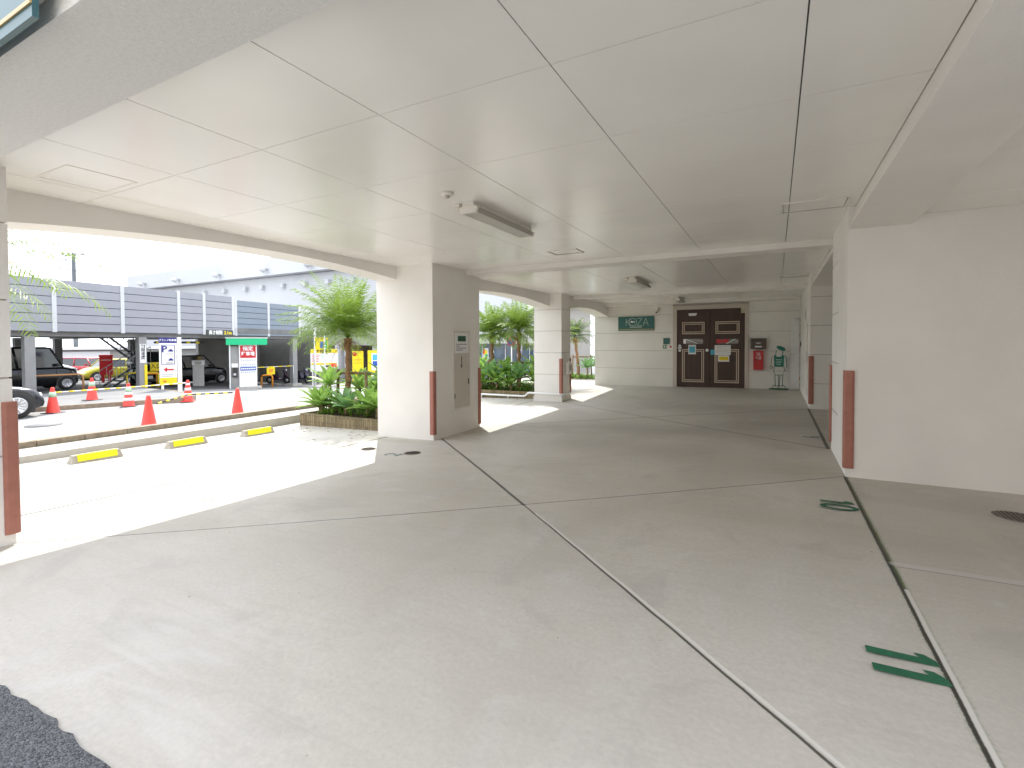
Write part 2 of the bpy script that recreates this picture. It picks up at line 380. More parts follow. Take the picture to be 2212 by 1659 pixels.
# lot ground (darker) behind the deck line
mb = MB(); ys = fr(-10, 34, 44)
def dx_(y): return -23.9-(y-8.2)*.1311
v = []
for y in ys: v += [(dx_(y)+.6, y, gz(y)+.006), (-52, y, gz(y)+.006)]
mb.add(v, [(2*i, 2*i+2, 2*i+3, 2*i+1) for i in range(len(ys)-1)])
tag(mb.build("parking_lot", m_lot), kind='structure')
# far pavement island with kerb
pl = [(-19.1, -6), (-18.75, 3), (-18.18, 5.62), (-17.5, 7.6), (-17.05, 8.9), (-17.1, 9.35), (-17.5, 9.75), (-18.4, 10.1), (-19.6, 10.35), (-20.8, 10.5), (-23.2, 10.6), (-23.0, -6)]
tag(MB().prism(pl, 'z', -.9, -.36).build("pavement", m_pave, bevel=.02), kind='structure')
mb = MB()
for (a, b_) in zip(pl[:9], pl[1:10]):
    d = Vector((b_[0]-a[0], b_[1]-a[1])).normalized(); nn = Vector((-d.y, d.x))*.13; o2 = Vector((-d.y, d.x))*-.004
    q = [(a[0]+o2.x, a[1]+o2.y), (b_[0]+o2.x, b_[1]+o2.y), (b_[0]+nn.x, b_[1]+nn.y), (a[0]+nn.x, a[1]+nn.y)]
    mb.prism(q[::-1] if False else q, 'z', -.9, -.352)
tag(mb.build("far_kerb", m_kerb), kind='structure')

# ------------------------------------------------------------------ the covered garage building
bld = thing("garage_building", "cream stucco building over the open ground-floor parking bays", "building", (0, 0, 0))
GC = [.52, 1.11, 1.70, 2.28]   # grooves
def courses(x0, x1, y0, y1, z0, z1, inset=.014, g=.0065, sides=True):
    B(x0+inset, x1-inset, y0+inset, y1-inset, z0, z1).build("groove", m_groove, bld); mb = MB()
    zs = [z0]+[q for q in GC if z0+.05 < q < z1-.05]+[z1]
    for a, b_ in zip(zs[:-1], zs[1:]): mb.box(x0, x1, y0, y1, a+(g if a != z0 else 0), b_-(g if b_ != z1 else 0))
    return mb
# ceiling panels: x joints every 1.08, y joints every .93
xj = [-6.0, -5.29, -4.21, -3.145, -2.065, -.972, .108, .69]
yj = [1.3, 2.22, 3.17, 4.085, 5.0, 5.93, 6.85, 7.63]
def ceil_panels(xj, yj, name):
    mb = MB()
    for i in range(len(xj)-1):
        for j in range(len(yj)-1):
            gx = .003 if i < 3 else .0035; gy = .0024
            mb.box(xj[i]+gx, xj[i+1]-gx, yj[j]+gy, yj[j+1]-gy, 2.70, 2.712)
    o = mb.build(name, m_panel, bld); return o
c1 = ceil_panels(xj, yj, "ceiling")
c2 = ceil_panels(xj, [7.95, 8.87, 9.79, 10.71, 11.63, 12.55, 13.15], "ceiling")
c3 = ceil_panels(xj, [13.45, 14.37, 15.3, 16.2], "ceiling")
c4 = ceil_panels([1.12, 2.4, 3.5, 4.6, 5.7], [1.3, 3.0, 4.2, 5.35, 5.93], "ceiling"); c4.location.z = -.145
c5 = ceil_panels([1.39, 2.4, 3.5, 4.6, 5.7], [7.4, 9.2, 11.7], "ceiling"); c5.location.z = -.11
B(-6.2, 5.9, 1.2, 16.4, 2.718, 2.74).build("ceiling_void", m_gap, bld)
B(-6.249, 7, .86, 17.4, 2.745, 5.6).build("upper_storey", m_stucco, bld)
B(-7.5, 7, .865, 1.31, 2.60, 2.744).build("front_soffit", m_stucco2, bld)
B(-5.78, .66, 7.62, 7.95, 2.62, 2.744).build("beam", m_stucco, bld)
B(-5.4, .621, 13.14, 13.44, 2.62, 2.744).build("beam", m_stucco, bld)
B(-5.5, .621, 16.1, 16.5, 2.60, 2.744).build("beam", m_stucco, bld)
MB().prism([(.63, 2.475), (1.13, 2.475), (1.13, 2.744), (.70, 2.744), (.692, 2.70)][::-1], 'y', 1.31, 5.929).build("beam", m_stucco, bld)
MB().prism([(.62, 2.48), (1.36, 2.48), (1.36, 2.744), (.70, 2.744), (.692, 2.70)][::-1], 'y', 7.41, 11.699).build("beam", m_stucco, bld)
B(.63, 6.5, .865, 1.30, 2.49, 2.599).build("front_beam", m_stucco2, bld)
# arches along the open left side
def arch(y0, y1, xi, xo, ze0, zm, ze1, nm="arch"):
    n = 28; pts = []
    for i in range(n+1):
        t = i/n; z = (ze0+(ze1-ze0)*t)+(zm-(ze0+ze1)/2)*(1-(2*t-1)**2)
        pts.append((y0+(y1-y0)*t, z))
    poly = [(y0, 2.744)]+pts+[(y1, 2.744)]
    MB().prism(poly[::-1], 'x', xo, xi).build(nm, m_stucco, bld)
arch(1.35, 6.62, -5.80, -6.25, 2.37, 2.575, 2.475)
arch(8.04, 12.32, -5.42, -5.87, 2.40, 2.50, 2.36)
arch(12.93, 16.45, -5.07, -5.52, 2.34, 2.43, 2.26)
# columns
courses(-6.3, -5.13, .95, 1.51, -.35, 2.70).build("column", m_stucco, bld)
col1 = B(-6.25, -5.02, 6.6, 8.06, -.5, 2.70).build("column", m_stucco, bld)
col2 = courses(-5.88, -5.07, 12.3, 12.95, -.09, 2.70).build("column", m_stucco, bld)
B(-5.90, -5.05, 12.28, 12.97, -.5, -.09).build("column_plinth", m_stucco, bld)
# right-hand wall pieces
B(.63, 5.9, 5.93, 6.70, -.3, 2.744).build("wall", m_stucco, bld)
courses(.63, 1.38, 6.70, 7.40, -.3, 2.744).build("wall", m_stucco, bld)
B(1.381, 5.9, 6.701, 7.0, -.3, 2.744).build("wall", m_stucco, bld)
courses(.62, 5.9, 11.7, 12.3, -.3, 2.744).build("wall", m_stucco, bld)
B(.623, .9, 12.301, 16.6, -.3, 2.744).build("wall", m_stucco, bld)
B(3.3, 3.6, 2.2, 12.3, -.3, 2.744).build("wall", m_stucco, bld)  # unseen closing wall, set close in to darken the right bay
courses(-5.55, -2.92, 16.5, 16.9, -.3, 2.62).build("wall", m_stucco, bld)
courses(-.72, .63, 16.5, 16.9, -.3, 2.62).build("wall", m_stucco, bld)
B(-5.55, .63, 16.53, 16.9, 2.62, 2.744).build("wall", m_stucco, bld)
B(-2.92, -.72, 16.6, 16.9, 2.42, 2.62).build("wall", m_stucco, bld)
# corner guards
def guard(x, y, z0, z1, sx, sy, t=.024, wv=.068):
    pts = [(0, 0), (sx*-wv, 0), (sx*-wv, sy*t*.55), (sx*-.045, sy*t), (sx*t*.35, sy*t), (sx*t, sy*t*.35), (sx*t, sy*-.045), (sx*t*.55, sy*-wv), (0, sy*-wv)]
    pts = [(x+sx*.002+p[0], y+sy*.002+p[1]) for p in pts]
    if sx*sy < 0: pts = pts[::-1]
    MB().prism(pts, 'z', z0, z1).build("corner_guard", m_guard, bld, bevel=.004)
guard(.63, 5.93, .09, 1.07, -1, -1)
guard(.63, 7.40, .10, 1.07, -1, 1)
guard(.62, 11.7, .10, 1.08, -1, -1)
guard(-5.02, 6.6, -.16, .90, 1, -1)
guard(-5.02, 8.06, -.18, .90, 1, 1)
guard(-5.07, 12.3, .0, .95, 1, -1)
guard(-5.07, 12.95, .0, .95, 1, 1)
guard(-5.13, 1.51, -.08, .93, 1, 1)
# facade moulding and sill outside
MB().tube([(-7.5, .83, 2.70), (-2.05, .83, 2.70)], .035, 12).build("cornice", m_trim, bld)
MB().tube([(-2.06, .83, 2.69), (-2.03, .83, 3.6)], .035, 12).build("cornice", m_trim, bld)
# ceiling access panels
def access(x0, x1, y0, y1, nm="access_panel", soft=False):
    mb = MB(); t = .014
    for q in ((x0, x1, y0, y0+t), (x0, x1, y1-t, y1), (x0, x0+t, y0+t, y1-t), (x1-t, x1, y0+t, y1-t)): mb.box(*q, 2.6975 if soft else 2.690, 2.6995)
    mb.build(nm, m_trim, bld); 
    if soft: return
    mb = MB(); t2 = .004
    for q in ((x0+t, x1-t, y0+t, y0+t+t2), (x0+t, x1-t, y1-t-t2, y1-t), (x0+t, x0+t+t2, y0+t, y1-t), (x1-t-t2, x1-t, y0+t, y1-t)): mb.box(*q, 2.697, 2.6992)
    mb.build("access_panel_gap", m_trim if soft else m_gap, bld)
access(-5.2, -4.66, 1.70, 2.17, soft=True); access(.04, .60, 5.48, 5.90); access(.05, .58, 11.2, 11.65); access(-2.95, -2.5, 6.6, 6.95)
# metal meter cupboard in the big column
fr_ = MB()
x = -5.018
for q in ((7.16, 7.19, .18, 1.62), (7.69, 7.72, .18, 1.62), (7.19, 7.69, 1.59, 1.62), (7.19, 7.69, .18, .21)): fr_.box(x, x+.016, *q)
cup = fr_.build("cupboard_frame", m_trim, bld)
B(x, x+.008, 7.195, 7.685, .215, 1.585).build("cupboard_door", mat("cupboard_paint", (.60, .56, .49), .5, .03), bld)
B(x+.0085, x+.011, 7.22, 7.66, 1.19, 1.56).build("notice", m_white, cup)
nb = B(x+.0115, x+.013, 7.31, 7.57, 1.40, 1.50).build("notice_heading", m_green, cup)
mb = MB()
for i, (a, b_) in enumerate([(7.26, 7.60), (7.26, 7.38), (7.26, 7.58), (7.26, 7.48)]): mb.box(x+.0112, x+.0118, a, b_, 1.345-.035*i, 1.355-.035*i)
mb.box(x+.0132, x+.0138, 7.36, 7.52, 1.47, 1.478); mb.box(x+.0132, x+.0138, 7.34, 7.54, 1.425, 1.445)
mb.build("notice_print", m_black, cup)
mb = MB(); mb.tube([(x+.02, 7.42, 1.13), (x+.02, 7.42, .98)], .006, 8); mb.box(x+.008, x+.02, 7.41, 7.43, .93, .985); mb.build("chain_lock", m_dark, cup)
B(x+.0082, x+.02, 7.64, 7.655, .62, .72).build("door_catch", m_dark, cup); B(x+.0082, x+.02, 7.20, 7.212, .39, .47).build("door_hinge", m_dark, cup)

# double door
door = thing("double_door", "dark brown panelled double door with pale mouldings and taped notices", "door", (-1.81, 16.5, 0)); 
ox = -1.81
def dbox(x0, x1, y0, y1, z0, z1): return B(x0-ox, x1-ox, y0-16.5, y1-16.5, z0, z1)
fmb = MB()
for q in ((-2.92, -2.80, -.05, 2.55), (-.82, -.72, -.05, 2.55), (-2.80, -.82, 2.42, 2.55)): fmb.box(q[0]-ox, q[1]-ox, -.035, .12, q[2], q[3])
fmb.build("frame", m_frame, door)
dbox(-2.80, -.82, 16.565, 16.62, -.1, 2.5).build("door_backing", m_black, door)  # dark board added to stop light leaking round the leaves
for a, b_ in ((-2.80, -1.815), (-1.805, -.82)):
    lf = dbox(a, b_, 16.51, 16.56, -.10, 2.42).build("door_leaf", m_wood, door)
def ring(x0, x1, z0, z1, t=.028, y=16.493):
    mb = MB()
    for k, q in enumerate(((x0, x1, z1-t, z1), (x0, x1, z0, z0+t), (x0, x0+t, z0+t, z1-t), (x1-t, x1, z0+t, z1-t))): mb.box(q[0]-ox, q[1]-ox, y-16.5, .0098, q[2], q[3])
    s_ = .055
    x0 += s_; x1 -= s_; z0 += s_; z1 -= s_; t *= .8
    for k, q in enumerate(((x0, x1, z1-t, z1), (x0, x1, z0, z0+t), (x0, x0+t, z0+t, z1-t), (x1-t, x1, z0+t, z1-t))): mb.box(q[0]-ox, q[1]-ox, y-16.5+.004, .0098, q[2], q[3])
    mb.build("moulding", m_ivory, door)
ring(-2.64, -1.97, 1.64, 2.02); ring(-1.65, -.97, 1.64, 2.02); ring(-2.64, -1.98, .12, 1.16); ring(-1.67, -.98, .12, 1.16)
m_slot = mat("slot_glass", (.16, .13, .11), .12, .5, 6, spec=.8, stretch=(.6, 1, 3))
dbox(-2.60, -2.01, 16.5, 16.509, 1.33, 1.49).build("letter_window", m_slot, door)
dbox(-1.62, -1.00, 16.5, 16.509, 1.33, 1.48).build("letter_window", m_slot, door)
dbox(-1.62, -1.48, 16.494, 16.499, 1.34, 1.47).build("red_sticker", m_red, door)
dbox(-1.46, -1.26, 16.494, 16.499, 1.36, 1.47).build("red_sticker", m_red, door)
MB().prism([(-1.36-ox, 1.335), (-1.30-ox, 1.335), (-1.06-ox, 1.475), (-1.12-ox, 1.475)], 'y', -.008, -.003).build("reflection_strip", m_pale, door)
MB().prism([(-2.56-ox, 1.475), (-2.20-ox, 1.345), (-2.14-ox, 1.345), (-2.50-ox, 1.475)][::-1], 'y', -.008, -.003).build("reflection_strip", m_pale, door)
dbox(-2.60, -2.53, 16.494, 16.499, 1.34, 1.48).build("sticker", m_alu, door)
dbox(-2.45, -2.22, 16.486, 16.49, 1.0, 1.30).build("poster", m_white, door)
dbox(-2.425, -2.245, 16.482, 16.4855, 1.05, 1.25).build("poster_print", m_cyan, door)
dbox(-1.67, -1.21, 16.486, 16.49, .985, 1.285).build("notice", m_white, door)
mb = MB()
for i in range(6): mb.box(-1.63-ox, -1.63-ox+.38-.06*(i % 3 == 1), -.0145, -.0142, 1.24-.04*i, 1.252-.04*i)
mb.build("notice_print", m_grey, door)
dbox(-1.79, -1.66, 16.486, 16.4895, .99, 1.15).build("notice", m_cyan, door)
dbox(-1.57, -1.25, 16.485, 16.4885, .775, .975).build("notice", m_white, door)
dbox(-1.54, -1.28, 16.481, 16.4845, .82, .93).build("notice_band", m_yell, door)
dbox(-1.93, -1.85, 16.47, 16.508, 1.09, 1.17).build("lock_plate", m_alu, door)
MB().prism([(-2.77-ox, 1.25), (-2.66-ox, 1.25), (-2.715-ox, 1.33)], 'y', -.006, .009).build("sticker", m_white, door)
dbox(-2.77, -2.66, 16.496, 16.509, 1.18, 1.235).build("sticker", m_white, door); dbox(-2.75, -2.68, 16.496, 16.509, 1.08, 1.16).build("sticker", m_white, door)
MB().prism([(-2.45-ox, 2.30), (-2.43-ox, 2.22), (-2.22-ox, 2.22), (-2.19-ox, 2.30)], 'y', -.03, .009).build("door_light", m_white, door)
dbox(-.93, -.80, 16.455, 16.462, 2.26, 2.42).build("evacuation_plate", mat("cream_plate", (.66, .58, .38), .5), door)
mb = MB()
for i in range(2):
    for j in range(2): mb.box(-.915-ox+.055*i, -.875-ox+.055*i, -.049, -.0455, 2.29+.06*j, 2.33+.06*j)
mb.build("plate_print", m_grey, door)

# white open service door on the right wall + things there
t = thing("service_door", "white steel door standing half open at the right end of the back wall", "door", (.60, 16.46, .02), radians(8))
B(-.22, 0, -.04, 0, 0, 2.06).build("door_leaf", m_white, t)
mb = MB(); [mb.lathe([(.012, z), (.012, z+.09)], (0.01, -.02, 0), n=8) for z in (.25, 1.1, 1.5, 1.95)]; mb.build("hinge", m_orange, t)
mb = MB(); mb.tube([(-.02, -.05, 2.0), (.02, -.35, 2.02), (-.12, -.06, 2.02)], .012, 6); mb.build("door_closer", m_alu, t)
mb = MB(); mb.tube([(-.20, -.05, 1.0), (-.20, -.10, 1.0), (-.12, -.10, 1.0)], .011, 6); mb.build("handle", m_alu, t)
tag(B(.600, .622, 15.7, 15.78, 1.25, 1.38).build("intercom", m_dark), "small black intercom on the right wall beside the open white door", "intercom")
t = thing("wall_plate", "tall narrow metal plate high on the right wall near the nearest rust guard", "plate", (.62, 13.3, 1.9))
B(-.012, 0, 0, .12, 0, .25).build("plate", m_alu, t); B(-.016, -.0125, .02, .10, .04, .20).build("plate_window", m_grey, t)
t = thing("pipe_trunking", "slim cream trunking running down the right wall behind the second rust guard", "trunking", (.62, 12.5, .2))
mb = MB(); mb.box(-.02, 0, 0, .05, 0, 1.5); mb.box(-.03, 0, -.02, .07, 1.5, 1.56); mb.build("duct", m_plast, t); B(-.03, -.0205, -.02, .1, .72, .95).build("box", m_alu, t)

t = thing("light_block_building", "unseen beige block added across the forecourt to hold back sky and bounce sunlight", "building", (0, 0, 0))  # added out of view: blocks sky light, bounces sun into the garage
B(-9, 26, -24, -8.5, -1.3, 9.5).build("wall", mat("bounce_render", (.43, .41, .38), .85, .04, 1), t)
for i in range(6): B(-5+i*4.5, -3+i*4.5, -8.499, -8.44, .9, 2.6).build("window", m_glass, t)

# ------------------------------------------------------------------ wall-mounted things on the back wall
KO = thing("wall_sign", "teal rectangular sign lettered KOZA on the cream back wall", "sign", (-4.11, 16.5, 2.015))
B(-.60, .60, -.045, -.012, -.235, .235).build("board", m_teal, KO)
B(-.62, .62, -.012, -.0005, -.255, .255).build("edge", m_trim, KO)
B(-.595, .595, -.049, -.0455, -.205, -.188).build("line", m_gold, KO)
mb = MB(); th = .011
def stroke(mb, p, q, th=.011, y=-.052):
    p = Vector((p[0], p[1])); q = Vector((q[0], q[1])); d = (q-p).normalized(); nn = Vector((-d.y, d.x))*th/2
    pts = [p+nn, p-nn, q-nn, q+nn]; mb.prism([(a.x, a.y) for a in pts], 'y', y, y+.004)
stroke(mb, (-.33, -.07), (-.33, .17)); stroke(mb, (-.33, .03), (-.20, .17)); stroke(mb, (-.29, .06), (-.19, -.07))
for i in range(26):
    a0, a1 = 2*pi*i/26, 2*pi*(i+1)/26; stroke(mb, (-.10+.125*cos(a0), .05+.125*sin(a0)), (-.10+.125*cos(a1), .05+.125*sin(a1)))
stroke(mb, (.04, .17), (.20, .17)); stroke(mb, (.20, .17), (.04, -.07)); stroke(mb, (.04, -.07), (.21, -.07))
stroke(mb, (.24, -.07), (.32, .17)); stroke(mb, (.32, .17), (.41, -.07)); stroke(mb, (.27, .01), (.38, .01))
mb.build("lettering", m_pale, KO)
mb = MB(); mb.prism([(-.20, .05), (-.16, .03), (-.06, .03), (-.03, .06), (-.02, .10), (-.045, .07), (-.10, .075), (-.15, .10), (-.17, .07)][::-1], 'y', -.056, -.0525); mb.build("emblem", m_white, KO)
mb = MB()
for i in range(13): mb.box(-.20+i*.031, -.20+i*.031+.02, -.052, -.048, -.135, -.105)
mb.build("small_print", m_pale, KO)
t = thing("green_notice", "square dark green plaque on the back wall left of the brown doors", "plaque", (-3.125, 16.5, 1.425))
B(-.10, .10, -.02, -.001, -.10, .10).build("plaque", mat("sage_plaque", (.05, .12, .09), .4, .1), t); B(-.085, .085, -.023, -.0205, -.085, .085).build("face", m_teal, t)
for xx, nm, lb, mm in ((-3.185, "sticker", "small green square sticker under the plaque beside the brown doors", m_green), (-2.995, "sticker", "small white sticker with red pictogram under the green plaque", m_white)):
    t = thing(nm, lb, "sticker", (xx, 16.5, 1.24)); B(-.055, .055, -.008, -.001, -.06, .06).build("base", mm, t)
    B(-.03, .03, -.011, -.0085, -.03, .035).build("print", m_red if mm is m_white else m_pale, t)
t = thing("mailbox", "brown metal letter box on the back wall above the red extinguisher cabinet", "mailbox", (-.45, 16.5, 1.16))
B(-.21, .21, -.14, -.001, 0, .30).build("box", mat("bronze_box", (.085, .055, .040), .4, .1), t, bevel=.008)
B(-.22, .22, -.155, -.001, .302, .325).build("lid", m_dark, t); B(-.09, .09, -.146, -.141, .06, .10).build("name_plate", m_white, t); B(-.06, .06, -.146, -.141, .17, .195).build("slot", m_alu, t)
t = thing("extinguisher_box", "tall red fire extinguisher cabinet fixed to the back wall under the letter box", "extinguisher box", (-.45, 16.5, .55))
B(-.135, .135, -.17, -.001, 0, .57).build("cabinet", m_red, t, bevel=.012)
text("消", "lettering", m_white, .12, t, (0, -.172, .46), (pi/2, 0, 0)); text("火器", "lettering", m_white, .10, t, (0, -.172, .35), (pi/2, 0, 0), sx=.8)
mb = MB(); mb.lathe([(.028, -.19), (.028, -.171)], (-.06, 0, .30), 'y', 10); mb.build("latch", m_dark, t)

# wire figure sign
t = thing("waiter_sign", "green wire figure stand wearing a green cap and apron board", "sign stand", (.09, 16.15, 0))
W = .008
def arc(cx, cz, rx, rz, a0, a1, n=14, y=0): return [(cx+rx*cos(radians(a0+(a1-a0)*i/n)), y, cz+rz*sin(radians(a0+(a1-a0)*i/n))) for i in range(n+1)]
mb = MB()
mb.tube([(-.09, 0, .09), (-.10, 0, .42)], W); mb.tube([(.09, 0, .09), (.10, 0, .42)], W); mb.tube([(-.01, 0, .09), (-.005, 0, .42)], W); mb.tube([(.01, 0, .09), (.03, 0, .40)], W)
mb.tube([(-.12, 0, .66), (-.13, 0, .55), (-.10, 0, .42), (.10, 0, .42), (.14, 0, .55), (.13, 0, .66)], W)
mb.tube([(-.15, 0, .98), (-.19, 0, .90), (-.20, 0, .70)]+[(-.20+.035*cos(radians(a)), 0, .64+.04*sin(radians(a))) for a in range(90, 451, 30)]+[(-.15, 0, .62)], W)
mb.tube([(.14, 0, .98), (.19, 0, .92), (.20, 0, .66), (.17, 0, .55), (.13, 0, .54)], W)
mb.tube([(-.08, 0, 1.0), (-.08, 0, 1.05), (-.065, 0, 1.15)], W); mb.tube([(.08, 0, 1.0), (.09, 0, 1.04), (.10, 0, 1.10)], W)
mb.tube([(-.17, 0, .05), (-.16, 0, .10), (-.10, 0, .13), (-.02, 0, .10), (-.02, 0, .05)], W); mb.tube([(.17, 0, .05), (.16, 0, .10), (.10, 0, .13), (.02, 0, .10), (.02, 0, .05)], W)
mb.build("wire_body", m_green, t)
mb = MB(); mb.tube(arc(0, .03, .24, 0, 0, 360), .012)
ring_ = [(.24*cos(a*pi/12), .12*sin(a*pi/12), .02) for a in range(25)]
mb = MB(); mb.tube(ring_, .014); mb.tube([(-.24, 0, .03), (.24, 0, .03)], .012); mb.build("base", m_green, t)
mb = MB(); mb.prism([(-.12, .66), (.12, .66), (.13, .98), (.08, 1.01), (.055, .95), (-.055, .95), (-.08, 1.01), (-.13, .98)], 'y', -.010, .010); ap = mb.build("apron_board", mat("apron_green", (.012, .17, .13), .5), t)
mb = MB()
for i in range(4): mb.box(-.08+.02*(i % 2), .08-.01*i, -.013, -.0105, .86-.045*i, .873-.045*i)
mb.build("chalk_text", m_pale, ap)
cp = MB(); cp.lathe([(.02, .09), (.10, .075), (.13, .03), (.10, 0), (.06, -.02)], (0, 0, 0), n=18); o = cp.build("cap", bpy.data.materials["apron_green"], t); o.location = (.035, 0, 1.16); o.rotation_euler = (0, radians(24), 0)

# security camera, detector, lamps
def seccam(name, label, loc, rz, tilt):
    t = thing(name, label, "camera", loc, rz)
    mb = MB(); mb.lathe([(.04, 0), (.04, -.015), (.015, -.02), (.015, -.07)], n=14); mb.build("mount", m_plast, t)
    mb = MB(); mb.lathe([(.034, -.09), (.036, -.08), (.036, .09), (.025, .10)], (0, 0, 0), 'y', 14); b_ = mb.build("housing", m_plast, t); b_.location = (0, 0, -.11); b_.rotation_euler.x = tilt
    mb = MB(); mb.lathe([(.026, -.105), (.026, -.088)], (0, 0, 0), 'y', 14); mb.build("lens", m_dark, b_)
    return t
t = seccam("security_camera", "white bullet security camera bracketed to the back wall right of the KOZA sign", (-3.38, 16.36, 2.52), radians(-20), radians(35))
B(-.02, .02, 0, .13, -.03, -.01).build("bracket", m_plast, t)
def lamp(label, x, y0, y1):
    t = thing("ceiling_lamp", label, "ceiling lamp", (x, y0, 2.70), group="batten lamps on the ceiling")
    L_ = y1-y0
    mb = MB(); mb.box(-.06, .06, 0, L_, -.035, -.0005); mb.build("backplate", m_plast, t)
    mb = MB(); mb.prism([(-.055, -.036), (-.10, -.060), (-.085, -.10), (.085, -.10), (.10, -.060), (.055, -.036)][::-1] if False else [(-.055, -.036), (-.10, -.060), (-.085, -.10), (.085, -.10), (.10, -.060), (.055, -.036)], 'y', .03, L_-.03); mb.build("diffuser", m_grey, t)
    for a, b_ in ((0, .03), (L_-.03, L_)):
        mb = MB(); mb.prism([(-.058, -.036), (-.105, -.058), (-.09, -.106), (.09, -.106), (.105, -.058), (.058, -.036)], 'y', a, b_); mb.build("end_cap", m_plast, t)
    mb = MB(); mb.box(-.17, -.101, 0.0, .12, -.035, -.001); mb.build("sensor", m_plast, t)
    return t
lamp("long batten lamp on the ceiling of the nearest bay beside the round detector", -2.58, 3.95, 5.2)
lamp("batten lamp on the ceiling of the second bay beyond the first cross beam", -2.58, 10.0, 11.3)
lamp("farthest batten lamp on the ceiling just in front of the brown doors", -2.56, 15.0, 16.0)
t = thing("heat_detector", "small round cream detector on the ceiling beside the nearest lamp", "detector", (-2.59, 3.63, 2.70))
MB().lathe([(.055, -.001), (.055, -.018), (.042, -.028)], n=22).build("base", m_plast, t); MB().lathe([(.024, -.0285), (.022, -.045), (.012, -.052)], n=18).build("sensor", m_frame, t)
for (px, py, lb) in ((-.9, 15.9, "tiny cream ceiling sensor above the right door leaf"), (-1.9, 15.7, "tiny cream ceiling sensor above the middle of the brown doors")):
    t = thing("ceiling_sensor", lb, "detector", (px, py, 2.70)); MB().lathe([(.05, -.001), (.045, -.03), (.02, -.045)], n=14).build("body", m_plast, t)

# facade sign over the street front (top-left corner)
t = thing("facade_sign", "teal sign with a gold stripe on the outer face above the soffit corner", "sign", (-2.40, .80, 2.555))
B(-2.6, 0, -.012, .008, 0, .9).build("board", mat("facade_teal", (.045, .13, .15), .35, .04), t); B(-2.6, .0, -.018, -.0125, .045, .062).build("stripe", m_gold, t)
# ------------------------------------------------------------------ floor things
def numeral(s_, x, y, m, lab, size=.33, up='+x'):
    rz = -pi/2 if up == '+x' else pi/2
    z = hf(x, y)
    o = text(s_, "floor_number", m, size, None, (x, y, z+.004), (0, 0, rz), .002, bold=.006)
    sl_ = (hf(x+.1, y)-hf(x-.1, y))/.2; o.rotation_euler = Matrix.Rotation(rz, 4, 'Z').to_euler(); 
    q = Matrix.Rotation(-math.atan(sl_), 4, 'Y') @ Matrix.Rotation(rz, 4, 'Z'); o.rotation_euler = q.to_euler()
    tag(o, lab, "floor number", "painted bay numbers")
def numeral_poly(polys, x, y, lab):
    mb = MB()
    for p in polys: mb.prism(p, 'z', .003, .0045)
    tag(mb.build("floor_number", m_green, loc=(x, y, 0)), lab, "floor number", "painted bay numbers")
one = lambda dy: [(-.13, dy-.014), (.045, dy-.014), (.045, dy-.045), (.135, dy-.005), (.135, dy+.014), (-.13, dy+.014)]
def np_(pts): return pts
numeral_poly([[(-.125, .046), (-.125, -.004), (.128, .006), (.122, .045), (.088, .078), (.052, .078), (.068, .048)], [(-.118, -.084), (-.118, -.136), (.135, -.124), (.130, -.080), (.096, -.046), (.058, -.046), (.075, -.078)]], .485, 2.60, "large dark green 11 painted on the floor beside the long joint")
oval = []
mb = MB(); mb.prism([(-.125, .142), (-.125, .104), (.120, .112), (.110, .155), (.080, .180), (.045, .180), (.060, .148)], 'z', .003, .0045)
for i in range(28):
    a0, a1 = 2*pi*i/28, 2*pi*(i+1)/28
    q = [(.136*cos(a0), -.015+.078*sin(a0)), (.136*cos(a1), -.015+.078*sin(a1)), (.096*cos(a1), -.015+.044*sin(a1)), (.096*cos(a0), -.015+.044*sin(a0))]
    mb.prism(q, 'z', .003, .0045)
tag(mb.build("floor_number", m_green, loc=(.47, 4.81, 0)), "dark green 10 painted on the floor near the right-hand rust guard", "floor number", "painted bay numbers")
numeral("9", .45, 8.24, m_greenf, "small faded number near the second rust guard on the right", .30)
numeral("2", -4.80, 5.38, m_greenf, "faded grey-green number beside the round drain cover by the big column", .36, '-x')
numeral("3", -4.94, 2.85, mat("ghost_paint", (.50, .50, .46), .7, .1), "almost worn-off number in the sunlit strip of floor", .36, '-x')
numeral("1", -4.80, 9.15, m_greenf, "faded number in the sun patch behind the big column", .36, '-x')
def drain(x, y, r_, lab):
    z = hf(x, y); t = thing("drain_cover", lab, "drain cover", (x, y, z+.003), group="round drain covers")
    sl_ = (hf(x+.1, y)-hf(x-.1, y))/.2; t.rotation_euler = (0, -math.atan(sl_), 0)
    MB().lathe([(r_, 0), (r_, .004)], n=32).build("rim", m_pale_conc, t)
    MB().lathe([(r_*.93, .0045), (r_*.93, .007)], n=32).build("plate", mat("cast_iron_brown", (.20, .165, .14), .7, .3, 50, .5, 100), t)
    mb = MB()
    for i in range(-4, 5):
        h_ = math.sqrt(max(0, (r_*.8)**2-(i*r_*.19)**2)); mb.box(i*r_*.19-r_*.03, i*r_*.19+r_*.03, -h_, h_, .0072, .0105)
    mb.build("ribs", mat("cast_iron", (.07, .06, .05), .7), t)
rl = random.Random(5); mb = MB()
for i in range(46):
    x = rl.uniform(-8.7, -6.3) if i < 34 else rl.uniform(-7.9, -6.2); y = 7.0-abs(rl.gauss(0, .45)) if i < 34 else 12.55-abs(rl.gauss(0, .3)); a = rl.uniform(0, 6.28); l = rl.uniform(.02, .07); z = hf(x, y)+.006
    c, s_ = cos(a)*l, sin(a)*l; mb.add([(x-c, y-s_, z), (x+s_*.2, y-c*.2, z+.008), (x+c, y+s_, z), (x-s_*.2, y+c*.2, z+.004)], [(0, 1, 2, 3)])
tag(mb.build("leaf_litter", m_skirt), kind='stuff')
drain(-4.60, 5.54, .125, "round iron drain cover in shade just in front of the big column")
drain(-5.48, 5.57, .115, "round drain cover half in the sun left of the faded number")
